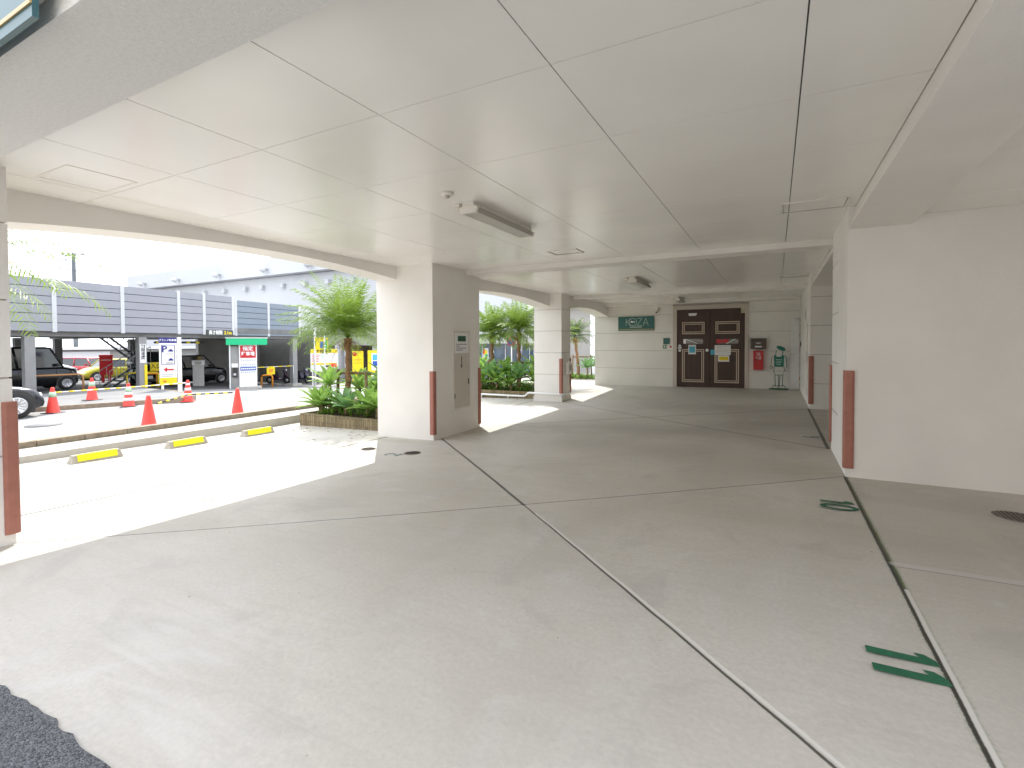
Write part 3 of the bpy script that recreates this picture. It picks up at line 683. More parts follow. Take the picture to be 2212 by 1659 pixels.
drain(1.64, 5.12, .155, "round iron drain cover at the right edge below the blank wall")

def wheelstop(label, loc):
    t = thing("wheel_stop", label, "wheel stop", loc, radians(90), group="concrete wheel stops")
    pr = [(-.085, 0), (.085, 0), (.055, .115), (-.055, .115)]
    L_ = .31
    v = [(-L_, -.085, 0), (L_, -.085, 0), (L_, .085, 0), (-L_, .085, 0), (-L_+.035, -.052, .115), (L_-.035, -.052, .115), (L_-.035, .052, .115), (-L_+.035, .052, .115)]
    mb = MB(); mb.add(v, [(3, 2, 1, 0), (4, 5, 6, 7), (0, 1, 5, 4), (2, 3, 7, 6), (1, 2, 6, 5), (3, 0, 4, 7)]); mb.build("block", m_conc, t, bevel=.008)
    # yellow reflective sheet on the sloping face and top
    mb = MB(); e = .003
    v = [(-.235, -.0775-e, .03), (.235, -.0775-e, .03), (.235, -.054-e, .112), (-.235, -.054-e, .112), (-.235, -.054, .1185), (.235, -.054, .1185), (.235, -.01, .1185), (-.235, -.01, .1185)]
    v2 = [(a, b_+.002, c-.002) for a, b_, c in v]
    mb.add(v+v2, [(0, 1, 2, 3), (3, 2, 5, 4), (4, 5, 6, 7)]); mb.build("yellow_face", m_lemon, t)
    return t
ws = wheelstop("yellow-faced concrete wheel stop nearest the left pillar", (-8.55, 3.37, hf(-8.55, 3.4)))
dup(ws, (-8.55, 4.60, hf(-8.55, 4.6)), label="yellow-faced concrete wheel stop, middle of the row of three")
dup(ws, (-8.55, 5.86, hf(-8.55, 5.86)), label="yellow-faced concrete wheel stop nearest the planter")

# ------------------------------------------------------------------ plants
def frond(mb, base, az, el, length, curl, rng, leaf=.20, nl=22, w_=.011, thin=1.0):
    p = Vector(base); d0 = el; n = 12; pts = []
    hd = Vector((cos(az), sin(az), 0)); side = Vector((-sin(az), cos(az), 0))
    for i in range(n+1):
        pts.append(p.copy()); a = el-curl*(i/n)**1.25; p += (hd*cos(a)+Vector((0, 0, sin(a))))*(length/n)
    for i in range(n):
        r_ = .008*(1-i/n)+.002
        a, b_ = pts[i], pts[i+1]; mb.add([a+side*r_, a-side*r_, b_-side*r_*.8, b_+side*r_*.8], [(0, 1, 2, 3)])
    for j in range(nl):
        t = .14+.86*j/(nl-1); f_ = t*n; i = min(int(f_), n-1); q = pts[i].lerp(pts[i+1], f_-i); tan = (pts[i+1]-pts[i]).normalized()
        up = side.cross(tan)
        ll = leaf*(.55+.9*sin(pi*min(1, t*.95+.05))**.7)*(1-.35*t)
        for s_ in (-1, 1):
            dd = (side*s_*.80+tan*.62+up*rng.uniform(-.05, .32)).normalized(); tip = q+dd*ll+Vector((0, 0, -ll*.30*rng.random()))
            md = q+dd*ll*.5+Vector((0, 0, .01)); wv = tan*w_
            mb.add([q, md-wv, tip, md+wv], [(0, 1, 2, 3)])
def palm(label, loc, h, seed, fl=1.15, nf=46, mfr=None, lean=(0, 0), group="pygmy date palms in the planters", trunk_r=.065, bush=.45, drop=78):
    rng = random.Random(seed); t = thing("palm_tree", label, "palm", loc, group=group)
    mb = MB(); pts = []; prof = []
    n = 26
    for i in range(n+1):
        k_ = i/n; pts.append((lean[0]*k_**1.5+.012*sin(i*1.3), lean[1]*k_**1.5, h*k_))
    rad = []
    V = []; F = []; m = 10
    for i, p in enumerate(pts):
        rr_ = trunk_r*(1.12-.25*(i/n) + (.55*max(0, (i/n-.78)/.22)))*(1+.10*((i % 2)*2-1))
        for k in range(m):
            a = 2*pi*k/m; q = rr_*(1+rng.uniform(-.09, .09)); V.append((p[0]+q*cos(a), p[1]+q*sin(a), p[2]))
    for i in range(n):
        for k in range(m): F.append((i*m+k, i*m+(k+1) % m, (i+1)*m+(k+1) % m, (i+1)*m+k))
    mb.add(V, F, True); mb.build("trunk", m_trunk, t)
    top = (lean[0], lean[1], h)
    mb = MB()
    for i in range(nf):
        az = i*2.39996+rng.uniform(-.2, .2); k_ = i/nf
        el = radians(84-drop*k_+rng.uniform(-8, 8)); ln = fl*(.72+.38*sin(pi*(.25+.6*k_)))*rng.uniform(.85, 1.1)
        frond(mb, top, az, el, ln, radians(40+50*k_+rng.uniform(-12, 12)), rng, leaf=.20*fl/1.1, nl=32 if nf > 40 else 26, w_=.0105)
    mb.build("crown", mfr or m_frond, t)
    mb = MB()
    for i in range(18):
        az = rng.uniform(0, 2*pi); el = radians(rng.uniform(-35, 10)); frond(mb, (top[0], top[1], h-.05), az, el, fl*bush*rng.uniform(.7, 1.3), radians(55), rng, leaf=.08, nl=9, w_=.006)
    for i in range(60):
        a = rng.uniform(0, 2*pi); z = h-rng.uniform(0.02, .28); q = Vector((top[0]+.055*cos(a), top[1]+.055*sin(a), z)); e = q+Vector((.09*cos(a), .09*sin(a), rng.uniform(.02, .10)))
        sd = Vector((-sin(a), cos(a), 0))*.014; mb.add([q-sd, q+sd, e+sd*.5, e-sd*.5], [(0, 1, 2, 3)])
    mb.build("dead_fronds", m_skirt, t)
    return t
def agave(label, loc, r_, h, seed, m=None, n=17):
    rng = random.Random(seed); t = thing("agave_plant", label, "agave", loc, rng.uniform(0, 6), group="agaves in the planters")
    mb = MB()
    for i in range(n):
        az = i*2.39996; k_ = i/n; el = radians(76-72*k_**.8+rng.uniform(-6, 6)); ln = r_*(.85+.45*sin(pi*(.15+.75*k_)))*rng.uniform(.9, 1.1)
        hd = Vector((cos(az), sin(az), 0)); sd = Vector((-sin(az), cos(az), 0)); p = Vector((0, 0, h)); seg = 8; L_, C_, R_ = [], [], []
        for j in range(seg+1):
            s_ = j/seg; a = el-radians(26)*s_*s_; wd = r_*.205*(s_*1.1+.25)**.7*(1-s_**2.6)+.002; up = hd*(-sin(a))+Vector((0, 0, cos(a)))
            L_.append(p+sd*wd+up*wd*.42); C_.append(p.copy()); R_.append(p-sd*wd+up*wd*.42); p = p+(hd*cos(a)+Vector((0, 0, sin(a))))*(ln/seg)
        v = []; f = []
        for j in range(seg+1): v += [L_[j], C_[j], R_[j]]
        for j in range(seg): f += [(3*j, 3*j+1, 3*j+4, 3*j+3), (3*j+1, 3*j+2, 3*j+5, 3*j+4)]
        mb.add(v, f, True)
    mb.build("leaves", m or m_agave, t)
    if h > .05: MB().tube([(0, 0, 0), (.02, .01, h*.5), (0, 0, h+.02)], .045, 8, .035).build("stem", m_bamboo, t)
    return t
def cover(label, x0, x1, y0, y1, z, n, seed, leaf=.22):
    rng = random.Random(seed); mb = MB()
    for i in range(n):
        cx, cy = rng.uniform(x0, x1), rng.uniform(y0, y1)
        for k in range(12):
            a = rng.uniform(0, 2*pi); el = radians(rng.uniform(30, 85)); ln = leaf*rng.uniform(.6, 1.2); hd = Vector((cos(a), sin(a), 0)); sd = Vector((-sin(a), cos(a), 0))*.010
            p = Vector((cx, cy, z)); q = p+(hd*cos(el)+Vector((0, 0, sin(el))))*ln*.55; e = q+(hd*cos(el-.9)+Vector((0, 0, sin(el-.9))))*ln*.5
            mb.add([p-sd, p+sd, q+sd*1.3, q-sd*1.3, e], [(0, 1, 2, 3), (3, 2, 4)])
    tag(mb.build("ground_cover", m_cover), kind='stuff')
def planter(label, x0, x1, y0, y1, zt, zb, t_=.10):
    t = thing("planter", label, "planter", (0, 0, 0)); mb = MB()
    mb.box(x0, x1, y0, y0+t_, zb, zt); mb.box(x0, x1, y1-t_, y1, zb, zt); mb.box(x0, x0+t_, y0+t_, y1-t_, zb, zt); mb.box(x1-t_, x1, y0+t_, y1-t_, zb, zt)
    mb.build("wall", m_brick, t)
    g = grid(fr(x0+t_, x1-t_, 14), fr(y0+t_, y1-t_, 14), lambda x, y: zt-.05+.035*sin(x*7)*cos(y*6)); g.build("soil", m_soil, t); return t
planter("low brown split-tile planter by the kerb left of the big column", -8.85, -6.28, 7.03, 9.6, -.085, -.6)
planter("low brown tile planter behind the white pipe between the two columns", -9.3, -5.92, 12.72, 14.8, -.03, -.6)
planter("low tiled planter behind the far column near the back wall", -8.6, -5.9, 19.2, 21.2, -.10, -.6)
palm("bushy palm in the nearest planter beside the wheel stops", (-8.50, 8.05, -.1), 1.60, 11, 1.42, 92, trunk_r=.062, drop=64)
palm("left one of two palms in the middle planter", (-8.0, 13.6, -.08), 1.72, 12, 1.08, 74)
palm("right one of two palms in the middle planter, with a shaggy brown neck", (-7.0, 13.55, -.08), 1.78, 13, 1.08, 74, bush=.6)
palm("yellowing palm behind the right end of the middle planter", (-7.0, 15.9, -.2), 1.65, 15, 1.1, 40)
palm("darker palm with a leaning trunk in the far planter", (-7.45, 20.0, -.12), 1.75, 14, .95, 44, m_frond2, lean=(-.18, 0))
palm("palm hidden behind the left pillar with fronds reaching into the sky", (-9.3, 2.05, -.1), 2.35, 16, 1.75, 40, trunk_r=.07)
ag = [("agave with broad leaves raised on a stem beside the wooden stake, left of the palm", -8.98, 7.95, .50, .52, 1),
      ("lowest agave at the left end of the nearest planter", -8.62, 7.36, .46, .12, 2), ("agave in front of the palm trunk in the nearest planter", -7.85, 7.36, .46, .14, 3),
      ("upright lime agave between the palm trunk and the stake", -8.05, 8.5, .46, .42, 4), ("agave in front of the stake near the big column", -7.25, 7.38, .48, .14, 5),
      ("tall agave leaning beside the big column edge", -7.35, 8.1, .50, .62, 6), ("small agave between stems in the nearest planter", -8.35, 7.55, .34, .08, 7),
      ("agave half hidden behind the left pillar side of the nearest planter", -8.55, 9.0, .40, .25, 8)]
for lb, x_, y_, r_, h_, s_ in ag: agave(lb, (x_, y_, -.10), r_, h_, s_, m_agave if s_ % 3 else m_agave2)
ag = [("leftmost tall agave in the middle planter", -8.35, 13.05, .55, .38, 21), ("bluish agave between the two middle palms", -7.7, 13.10, .60, .42, 22), ("lime agave left of the second middle palm", -7.25, 13.2, .55, .50, 23),
      ("agave right of the second middle palm", -6.75, 13.1, .58, .40, 24), ("low agave at the right end of the middle planter", -6.3, 13.2, .48, .30, 25)]
for lb, x_, y_, r_, h_, s_ in ag: agave(lb, (x_, y_, -.08), r_, h_, s_, m_agave if s_ % 2 else m_agave2)
for lb, x_, y_, r_, h_, s_ in [("agave low at the front left of the middle planter", -8.0, 12.98, .48, .22, 41), ("agave low between the trunks of the middle palms", -7.45, 12.98, .50, .25, 42), ("agave low at the front right of the middle planter", -7.0, 12.98, .46, .2, 43), ("agave behind the left middle palm", -8.5, 13.7, .55, .55, 44), ("agave behind the right middle palm", -6.5, 13.8, .6, .6, 45)]: agave(lb, (x_, y_, -.08), r_, h_, s_, m_agave)
for lb, x_, y_, r_, h_, s_ in [("large lime agave at the front left corner of the nearest planter", -8.5, 7.32, .42, .16, 51), ("large lime agave at the front beside the big column", -6.95, 7.32, .44, .2, 52), ("lime agave behind the raised one in the nearest planter", -8.6, 8.5, .5, .4, 53)]: agave(lb, (x_, y_, -.10), r_, h_, s_, m_agave)
agave("dark agave right of the far leaning palm", (-7.0, 19.8, -.12), .50, .45, 31, m_agave2); agave("second dark agave right of the far leaning palm", (-6.7, 20.2, -.12), .48, .5, 32, m_agave2)
cover("", -8.7, -6.4, 7.2, 9.4, -.11, 150, 1, .26)
cover("", -9.1, -6.05, 12.9, 14.6, -.08, 260, 2, .34)
cover("", -8.4, -6.1, 19.4, 21.0, -.15, 120, 3, .30)
def stake(label, loc, w_, h_, rz=0):
    t = thing("palm_stake", label, "timber support", loc, rz, group="timber supports for the palms")
    for s_ in (-1, 1): MB().tube([(s_*(w_/2+.05), 0, -.05), (s_*(w_/2), 0, h_+.04)], .035, 8).build("post", m_bamboo, t)
    MB().tube([(-w_/2-.1, .04, h_-.05), (w_/2+.1, .04, h_-.04)], .032, 8).build("crossbar", m_bamboo, t)
stake("timber support frame around the palm nearest the wheel stops", (-8.5, 8.16, -.1), .85, .85)
stake("timber support across the two palms of the middle planter", (-7.4, 13.75, -.08), 1.6, .88)
stake("timber support beside the far leaning palm", (-7.4, 20.25, -.12), .8, .95)
# white pipe wrapping the middle planter and column
t = thing("drain_pipe", "white pipe running along the middle planter and round the striped column", "pipe", (0, 0, 0))
MB().tube([(-9.2, 12.62, -.15), (-6.42, 12.62, -.15), (-6.32, 12.6, -.14), (-6.08, 12.3, -.02), (-5.98, 12.22, .0), (-5.10, 12.22, -.01), (-4.99, 12.24, -.01), (-4.97, 12.7, .0)], .028, 10).build("pipe", m_white, t)
mb = MB(); [mb.box(x_, x_+.03, 12.60, 12.65, -.35, -.12) for x_ in (-8.6, -7.8, -6.9)]; mb.build("bracket", m_alu, t)
t = thing("meter_box", "white rounded meter box with conduit on the side of the striped column", "meter", (-5.05, 12.62, 0))
B(.0, .11, -.12, .14, .52, .86).build("box", m_plast, t, bevel=.03); B(.112, .118, -.07, .09, .62, .78).build("dial_window", m_grey, t)
MB().tube([(.05, .0, .52), (.05, .02, .3), (.06, .03, -.05)], .026, 8).build("conduit", m_plast, t)

# ------------------------------------------------------------------ street: cones and bars
def cone(label, loc, bands=False, wrap=False, tilt=0):
    t = thing("traffic_cone", label, "traffic cone", loc, R.uniform(0, 1.5), group="red traffic cones")
    MB().lathe([(.155, .02), (.148, .03), (.045, .66), (.035, .70), (.025, .705)], n=22).build("body", m_redc, t)
    MB().prism([(-.19, -.19), (.19, -.19), (.19, .19), (-.19, .19)], 'z', 0, .02).build("base_plate", m_redc if not wrap else m_dark, t, bevel=.01)
    if bands:
        for z0, z1 in ((.18, .27), (.36, .45), (.54, .60)):
            r_ = lambda z: .148-(z-.03)*(.103/.63)+.003
            MB().lathe([(r_(z0), z0), (r_(z1), z1)], n=22).build("white_band", m_white, t)
    if wrap:
        r_ = lambda z: .148-(z-.03)*(.103/.63)+.006
        MB().lathe([(r_(.44), .44), (r_(.58)+.004, .58)], n=14).build("tape_wrap", m_tape, t)
    return t
CN = [("red traffic cone with green tape just right of the parked sports car", (-17.39, 5.92, -.48), 0, 1), ("red traffic cone with green tape on the far pavement", (-19.0, 7.43, -.36), 0, 1),
      ("ragged red and white traffic cone with tape by the far kerb", (-17.15, 7.60, -.48), 1, 1), ("plain red traffic cone behind the near kerb, left one", (-12.55, 5.95, -.48), 0, 0),
      ("red traffic cone with white bands in front of the parking sign", (-17.06, 9.25, -.49), 1, 0), ("plain red traffic cone behind the near kerb, right one before the entrance", (-12.4, 7.95, -.48), 0, 0)]
for lb, lc, b_, w_ in CN: cone(lb, lc, b_, w_)
def conebar(label, a, b_, n, m1=m_yell, m2=m_black):
    t = thing("cone_bar", label, "barrier bar", (0, 0, 0), group="striped bars between cones"); a = Vector(a); b_ = Vector(b_)
    MB().tube([a, b_], .017, 8).build("bar", m2, t)
    mb = MB()
    for i in range(n): mb.tube([a.lerp(b_, (i+.05)/n), a.lerp(b_, (i+.50)/n)], .0195, 8)
    mb.build("yellow_bands", m1, t)
conebar("white and yellow bar between the cone by the car and the pavement cone", (-17.39, 5.98, .08), (-17.15, 7.55, .10), 6, m_yell, m_white)
conebar("white and yellow bar reaching the banded cone in front of the parking sign", (-17.15, 7.65, .10), (-17.06, 9.2, .12), 6, m_yell, m_white)
conebar("black and yellow bar from the left plain cone across to the banded cone", (-12.5, 6.1, .02), (-13.6, 7.35, .06), 4)
conebar("black and yellow bar running to the right plain cone", (-13.6, 7.36, .06), (-12.45, 7.85, .12), 5)
tag(MB().lathe([(.33, -.474), (.33, -.468)], (-14.9, 4.9, 0), n=28).build("manhole_cover", m_pave), "round manhole cover in the pale road near the sports car", "manhole cover")

# ------------------------------------------------------------------ cars
def car(name, label, loc, rz, col, L_=3.9, W_=1.55, H=1.5, belt=.92, hood=.80, cow=.95, ws=.45, rear=-1.7, rt=-1.5, nose=.62, wr=.29, metal=.2, boxy=False, spokes=8, group=None):
    """front towards +x. cow: x of windscreen base, ws: run of windscreen, rear/rt: x of rear glass base/top"""
    t = thing(name, label, "car", loc, rz, group); h = L_/2; hw = W_/2
    pm = mat("car_paint", col, .25, .02, 3, metal=metal, coat=.35)
    st = []
    def hz(x):
        if boxy: return interp(x, [-h, -h+.08, cow-.05, cow+.1, h-.12, h], [belt-.1, belt, belt, hood+.02, hood-.06, nose])
        return interp(x, [-h, -h+.12, -h+.5, cow-.1, cow+.12, (cow+h)/2, h-.25, h-.05, h], [nose+.05, belt-.08, belt, belt, belt-.03, hood, hood-.10, nose, nose-.12])
    N_ = 34; V = []; F = []; m = 12
    for i in range(N_+1):
        x = -h+L_*i/N_; e = abs(x)/h; ww = hw*(1-.14*max(0, (e-.72)/.28)**2.2); zb = .20+.05*max(0, (e-.85)/.15); zt = hz(x)
        if i in (0, N_): ww *= .93
        mid = zb+(zt-zb)*.45
        half = [(ww*.86, zb), (ww*.97, zb+.08), (ww, mid), (ww*.985, zt-.12), (ww*.93, zt-.03), (ww*.60, zt+.012)]
        for y, z in half: V.append((x, y, z))
        for y, z in half[::-1]: V.append((x, -y, z))
    for i in range(N_):
        for k in range(m): F.append((i*m+k, i*m+(k+1) % m, (i+1)*m+(k+1) % m, (i+1)*m+k))
    F.append(tuple(range(m))); F.append(tuple(N_*m+k for k in range(m))[::-1])
    mb = MB(); mb.add(V, [f[::-1] for f in F], True); body = mb.build("body", pm, t)
    # greenhouse
    hb, ht = hw*.90, hw*.74 if not boxy else hw*.84; zr = H-.06; cf = cow-ws
    base = [(rear, -hb), (cow, -hb), (cow, hb), (rear, hb)]; top_ = [(rt, -ht), (cf, -ht), (cf, ht), (rt, ht)]
    v = [(x, y, belt-.03) for x, y in base]+[(x, y, zr) for x, y in top_]
    mb = MB(); mb.add(v, [(3, 2, 1, 0), (4, 5, 6, 7), (0, 1, 5, 4), (1, 2, 6, 5), (2, 3, 7, 6), (3, 0, 4, 7)]); mb.build("window", m_glass, t)
    mb = MB(); o_ = .02
    tv = [(rt-.05, -ht-o_), (cf+.03, -ht-o_), (cf+.03, ht+o_), (rt-.05, ht+o_)]; iv = [(rt+.12, -ht+.12), (cf-.12, -ht+.12), (cf-.12, ht-.12), (rt+.12, ht-.12)]
    v = [(x, y, zr-.03) for x, y in tv]+[(x, y, zr+.02) for x, y in tv]+[(x, y, H) for x, y in iv]
    mb.add(v, [(3, 2, 1, 0), (0, 1, 5, 4), (1, 2, 6, 5), (2, 3, 7, 6), (3, 0, 4, 7), (4, 5, 9, 8), (5, 6, 10, 9), (6, 7, 11, 10), (7, 4, 8, 11), (8, 9, 10, 11)]); mb.build("roof", pm, t, bevel=.02)
    mb = MB()
    for s_ in (-1, 1):
        for xa, xb, r_ in ((cow, cf, .035), (rear, rt, .055), ((cow+rear)/2-.05, (cf+rt)/2, .04)):
            MB().tube([(xa, s_*hb, belt-.03), (xb, s_*ht, zr)], r_, 6).build("pillar", pm, t)
    xs_ = (h-.62 if not boxy else h-.48, -h+.62)
    for x in xs_:
        for s_ in (-1, 1):
            wl = MB(); wl.lathe([(wr-.04, -.10), (wr, -.07), (wr, .07), (wr-.04, .10)], (0, 0, 0), 'y', 26); o = wl.build("wheel", m_tyre, t); o.location = (x, s_*(hw-.085), wr)
            rm = MB(); rm.lathe([(wr*.62, 0), (wr*.64, .012), (wr*.56, .014), (wr*.54, .004)], (0, 0, 0), 'y', 26)
            for k in range(spokes):
                a = 2*pi*k/spokes; p0 = Vector((.03*cos(a), .012, .03*sin(a))); p1 = Vector((wr*.60*cos(a), .012, wr*.60*sin(a))); rm.tube([p0, p1], .022, 5, .015)
            ro = rm.build("rim", m_rim, o); ro.location = (0, s_*.10, 0)
            if s_ < 0: ro.scale = (1, -1, 1)
            ar = MB(); pts = [(x+(wr+.055)*cos(a), .0, wr+(wr+.055)*sin(a)) for a in fr(radians(-15), radians(195), 18)]
            vv = []
            poly = [(p[0], p[2]) for p in pts]+[(x-(wr+.03), .14), (x+(wr+.03), .14)]
            ar.prism(poly, 'y', s_*(hw+.001)-.004, s_*(hw+.001)+.004)
            ar.build("wheel_arch", m_dark, t)
            o.location.y = s_*(hw-.045)
    for s_ in (-1, 1):
        zc = hz(h-.1)-.10 if not boxy else hood-.12
        mb = MB(); mb.lathe([(.085, -.05), (.085, .03), (.05, .05)], (0, 0, 0), 'x', 14); o = mb.build("headlight", m_lampg, t); o.location = (h-.09, s_*(hw-.26), zc); o.scale = (1, 1.5, .85)
        mb = MB(); mb.box(-h-.012, -h+.05, s_*(hw-.20)-.07, s_*(hw-.20)+.07, belt-.33, belt-.12); mb.build("tail_light", m_red, t)
        mb = MB(); mb.box(cow-.28, cow-.16, s_*(hw+.08)-.07, s_*(hw+.08)+.07, belt+.01, belt+.13); mb.build("mirror", pm, t, bevel=.02)
    mb = MB(); mb.box(h-.03, h+.02, -hw*.55, hw*.55, .28, .42); mb.build("grille", m_dark, t)
    B(h+.021, h+.03, -.165, .165, .42, .58).build("number_plate", m_white, t)
    for s_ in (-1, 1):
        for x in (cow-.25, (cow+rear)/2-.05, rear+.35): B(x-.006, x+.006, s_*hw*1.0-.004, s_*hw*1.0+.003, .32, belt-.14).build("door_seam", m_black, t)
        for x in ((cow+rear)/2+.10, rear+.55): B(x-.08, x+.08, s_*(hw+.012)-.012, s_*(hw+.012)+.012, belt-.18, belt-.15).build("door_handle", pm, t)
    return t
car("parked_car", "black sports car with silver spoked wheel, nose showing beside the left pillar", (-17.68, 3.33, -.48), radians(90), (.012, .013, .02), 4.55, 1.84, 1.32, .86, .84, .75, .75, -1.7, -.9, .62, .335, .3, spokes=10)
car("parked_van", "black boxy van under the deck behind the far-left cones", (-26.95, 8.15, -.48), radians(93), (.010, .010, .012), 3.40, 1.48, 1.80, .98, .92, 1.15, .40, -1.62, -1.55, .62, .28, .2, boxy=True)
car("parked_car", "silver hatchback behind the black boxy van", (-41.5, 13.3, gz(13.3)), radians(90), (.45, .45, .50), 3.9, 1.6, 1.5)
car("parked_car", "red hatchback parked behind the yellow car", (-43.5, 16.9, gz(16.9)), radians(20), (.45, .015, .02), 3.8, 1.65, 1.5)
car("parked_car", "yellow-green small car nose left beside the red cabinet", (-38.5, 16.2, gz(16.2)), radians(-90), (.42, .38, .03), 3.6, 1.6, 1.42)
car("parked_van", "dark van facing the road behind the yellow entrance sign", (-30.5, 14.5, gz(14.5)), radians(-25), (.015, .014, .012), 3.4, 1.48, 1.85, 1.0, .95, 1.25, .30, -1.62, -1.55, .62, .28, boxy=True)
car("parked_van", "black van nose right inside the deck behind the white cabinet", (-31.6, 17.0, gz(18)), radians(90), (.008, .008, .010), 4.3, 1.7, 1.80, 1.08, .98, 1.35, .65, -2.05, -1.9, .7, .31, boxy=True)
car("parked_car", "bright blue car in the street beyond the middle palms", (-13.2, 30.2, -1.2), radians(180), (.01, .12, .55), 4.0, 1.65, 1.55)

# ------------------------------------------------------------------ parking deck across the road
deck = thing("parking_deck", "two-level parking deck clad in grey boards across the road", "parking deck", (0, 0, 0))
def dpt(y, off=0): # point on the facade line; off>0 towards the road
    return (dx_(y)+off*.991, y+off*.130)
def slabseg(mb, y0, y1, o0, o1, z0, z1):
    a = dpt(y0, o0); b_ = dpt(y1, o0); c = dpt(y1, o1); d = dpt(y0, o1)
    mb.prism([a, b_, c, d][::-1] if o1 < o0 else [a, b_, c, d][::1], 'z', z0, z1)
posts = [2.0, 4.5, 6.4, 8.25, 10.58, 12.96, 14.21, 15.80]; posts2 = [16.06, 18.16, 20.45]
def clad(ps, zt, zb, m, n, o):
    for a, b_ in zip(ps[:-1], ps[1:]):
        hgt = (zt-zb)/n; mb = MB()
        for i in range(n): slabseg(mb, a+.07, b_-.07, o-.05, o, zb+i*hgt+.012, zb+(i+1)*hgt-.012)
        p = mb.build("cladding_panel", m, deck)
        mb = MB(); slabseg(mb, a+.07, b_-.07, o-.09, o-.055, zb, zt-.02); mb.build("panel_joint", m_fgap, p)
    for a in ps:
        mb = MB(); slabseg(mb, a-.07, a+.07, o-.08, o+.02, zb-.02, zt+.03); mb.build("white_post", m_wpost, deck)
clad(posts, 3.87, 1.90, m_fence, 6, 0); clad(posts2, 3.73, 1.86, m_fence2, 6, -.12)
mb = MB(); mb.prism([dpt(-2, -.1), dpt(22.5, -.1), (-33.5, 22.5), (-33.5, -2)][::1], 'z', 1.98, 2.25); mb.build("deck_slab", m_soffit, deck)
mb = MB()
for o in (-.35, -4.2): slabseg(mb, -2, 20.5, o-.2, o, 1.72, 1.975)
for y in (2.5, 7.6, 11.4, 15.9, 20.1): mb.box(-33.4, dpt(y)[0]-.6, y-.1, y+.1, 1.70, 1.974)
mb.build("steel_beam", m_dcol, deck)
for y, o in ((2.4, -.3), (7.6, -.3), (11.47, -.3), (20.08, -.25), (9.6, -5.4), (15.2, -7), (12.3, -8)):
    p = dpt(y, o); s_ = .15; mb = MB(); mb.box(p[0]-s_, p[0]+s_, p[1]-s_, p[1]+s_, gz(y)-.2, 1.72); c_ = mb.build("column", m_dcol, deck)
p = dpt(20.08, -.25); B(p[0]-.32, p[0]+.32, p[1]-.32, p[1]+.32, gz(20)-.1, gz(20)+.17).build("column_footing", m_pale_conc, deck)
p = dpt(11.47, -.3)
mb = MB(); mb.box(p[0]+.152, p[0]+.172, p[1]+.04, p[1]+.148, -.5, .52); mb.build("yellow_pad", m_yell, deck)
pn = MB(); pn.box(p[0]+.152, p[0]+.165, p[1]-.12, p[1]+.12, .60, 1.42); pn_ = pn.build("vertical_notice", m_white, deck)
for i, ch in enumerate("制限速度"):
    text(ch, "notice_character", m_black, .17, pn_, (p[0]+.168, p[1], 1.31-.165*i), (pi/2, 0, pi/2), bold=.003)
B(-33.5, -33.2, 18.7, 30, -1.3, 1.98).build("back_wall", m_wallg, deck)
B(-33.5, -27, 23.0, 23.3, -1.3, 1.98).build("side_wall", m_wallg, deck)
B(-33.18, -33.0, 25.1, 25.7, -.65, -.02).build("hydrant_cabinet", m_red, deck)
# stairs inside the deck
stt = thing("staircase", "dark steel stairs with railings under the deck left of the white notice column", "stairs", (0, 0, 0))
def flight(y0, z0, y1, z1, x0, x1, nm):
    mb = MB(); n = 9
    for x in (x0, x1): mb.tube([(x, y0, z0), (x, y1, z1)], .05, 6)
    for i in range(n):
        t_ = (i+.5)/n; mb.box(x0, x1, y0+(y1-y0)*t_-.10, y0+(y1-y0)*t_+.10, z0+(z1-z0)*t_-.015, z0+(z1-z0)*t_+.015)
    mb.build("flight", mat("stair_paint", (.05, .075, .08), .5), stt)
    mb = MB()
    for x in (x0, x1):
        mb.tube([(x, y0, z0+.85), (x, y1, z1+.85)], .022, 6)
        for i in range(7): t_ = i/6; mb.tube([(x, y0+(y1-y0)*t_, z0+(z1-z0)*t_), (x, y0+(y1-y0)*t_, z0+(z1-z0)*t_+.85)], .012, 5)
    mb.build("railing", m_steel, stt)
flight(11.9, -.75, 13.7, .45, -29.6, -28.6, "lower"); flight(13.9, .5, 12.2, 1.98, -30.8, -29.8, "upper")
B(-30.9, -28.5, 13.6, 14.3, .40, .47).build("landing", m_steel, stt)

# facing helper: things that face the garage
def face(px, depth):   # only used to pick plan positions once: lateral/forward distances measured from the garage mouth
    return px, depth
FZ = radians(28+33)     # signs across the road face south-east
def board_thing(name, label, cat, loc, rz): return thing(name, label, cat, loc, rz)
# parking sign on white posts (local: face towards -y)
S = board_thing("parking_sign", "tall white sign with blue P panel, red arrow and yellow foot on white posts", "sign", (-21.15, 10.8, gz(10.8)), radians(58))
z0 = -gz(10.8)
B(-.33, .24, -.03, .03, z0-.20, z0+1.45).build("board", m_white, S)
B(-.34, .25, -.036, .036, z0+1.45, z0+1.66).build("header", m_navy, S); text("グランド駐車場", "header_lettering", m_white, .095, S, (-.045, -.039, z0+1.555), (pi/2, 0, 0), bold=.002, sx=.86)
mb = MB()
for q in ((-.26, .18, 1.36, 1.38), (-.26, .18, .60, .62), (-.26, -.24, .62, 1.36), (.16, .18, .62, 1.36)): mb.box(q[0], q[1], -.034, -.0305, z0+q[2], z0+q[3])
mb.build("panel_outline", m_navy, S); text("P", "letter_p", m_navy, .36, S, (-.16, -.033, z0+1.20), (pi/2, 0, 0), bold=.008)
for zc in (1.16, .80):
    mb = MB(); mb.prism([(-.03, zc-.05), (.13, zc-.05), (.13, zc), (.10, zc+.01), (.08, zc+.05), (.02, zc+.05), (0, zc+.01), (-.03, zc)], 'y', -.034, -.0305); mb.v = [(a, b_, c+z0) for a, b_, c in mb.v]; mb.build("car_symbol", m_navy, S)
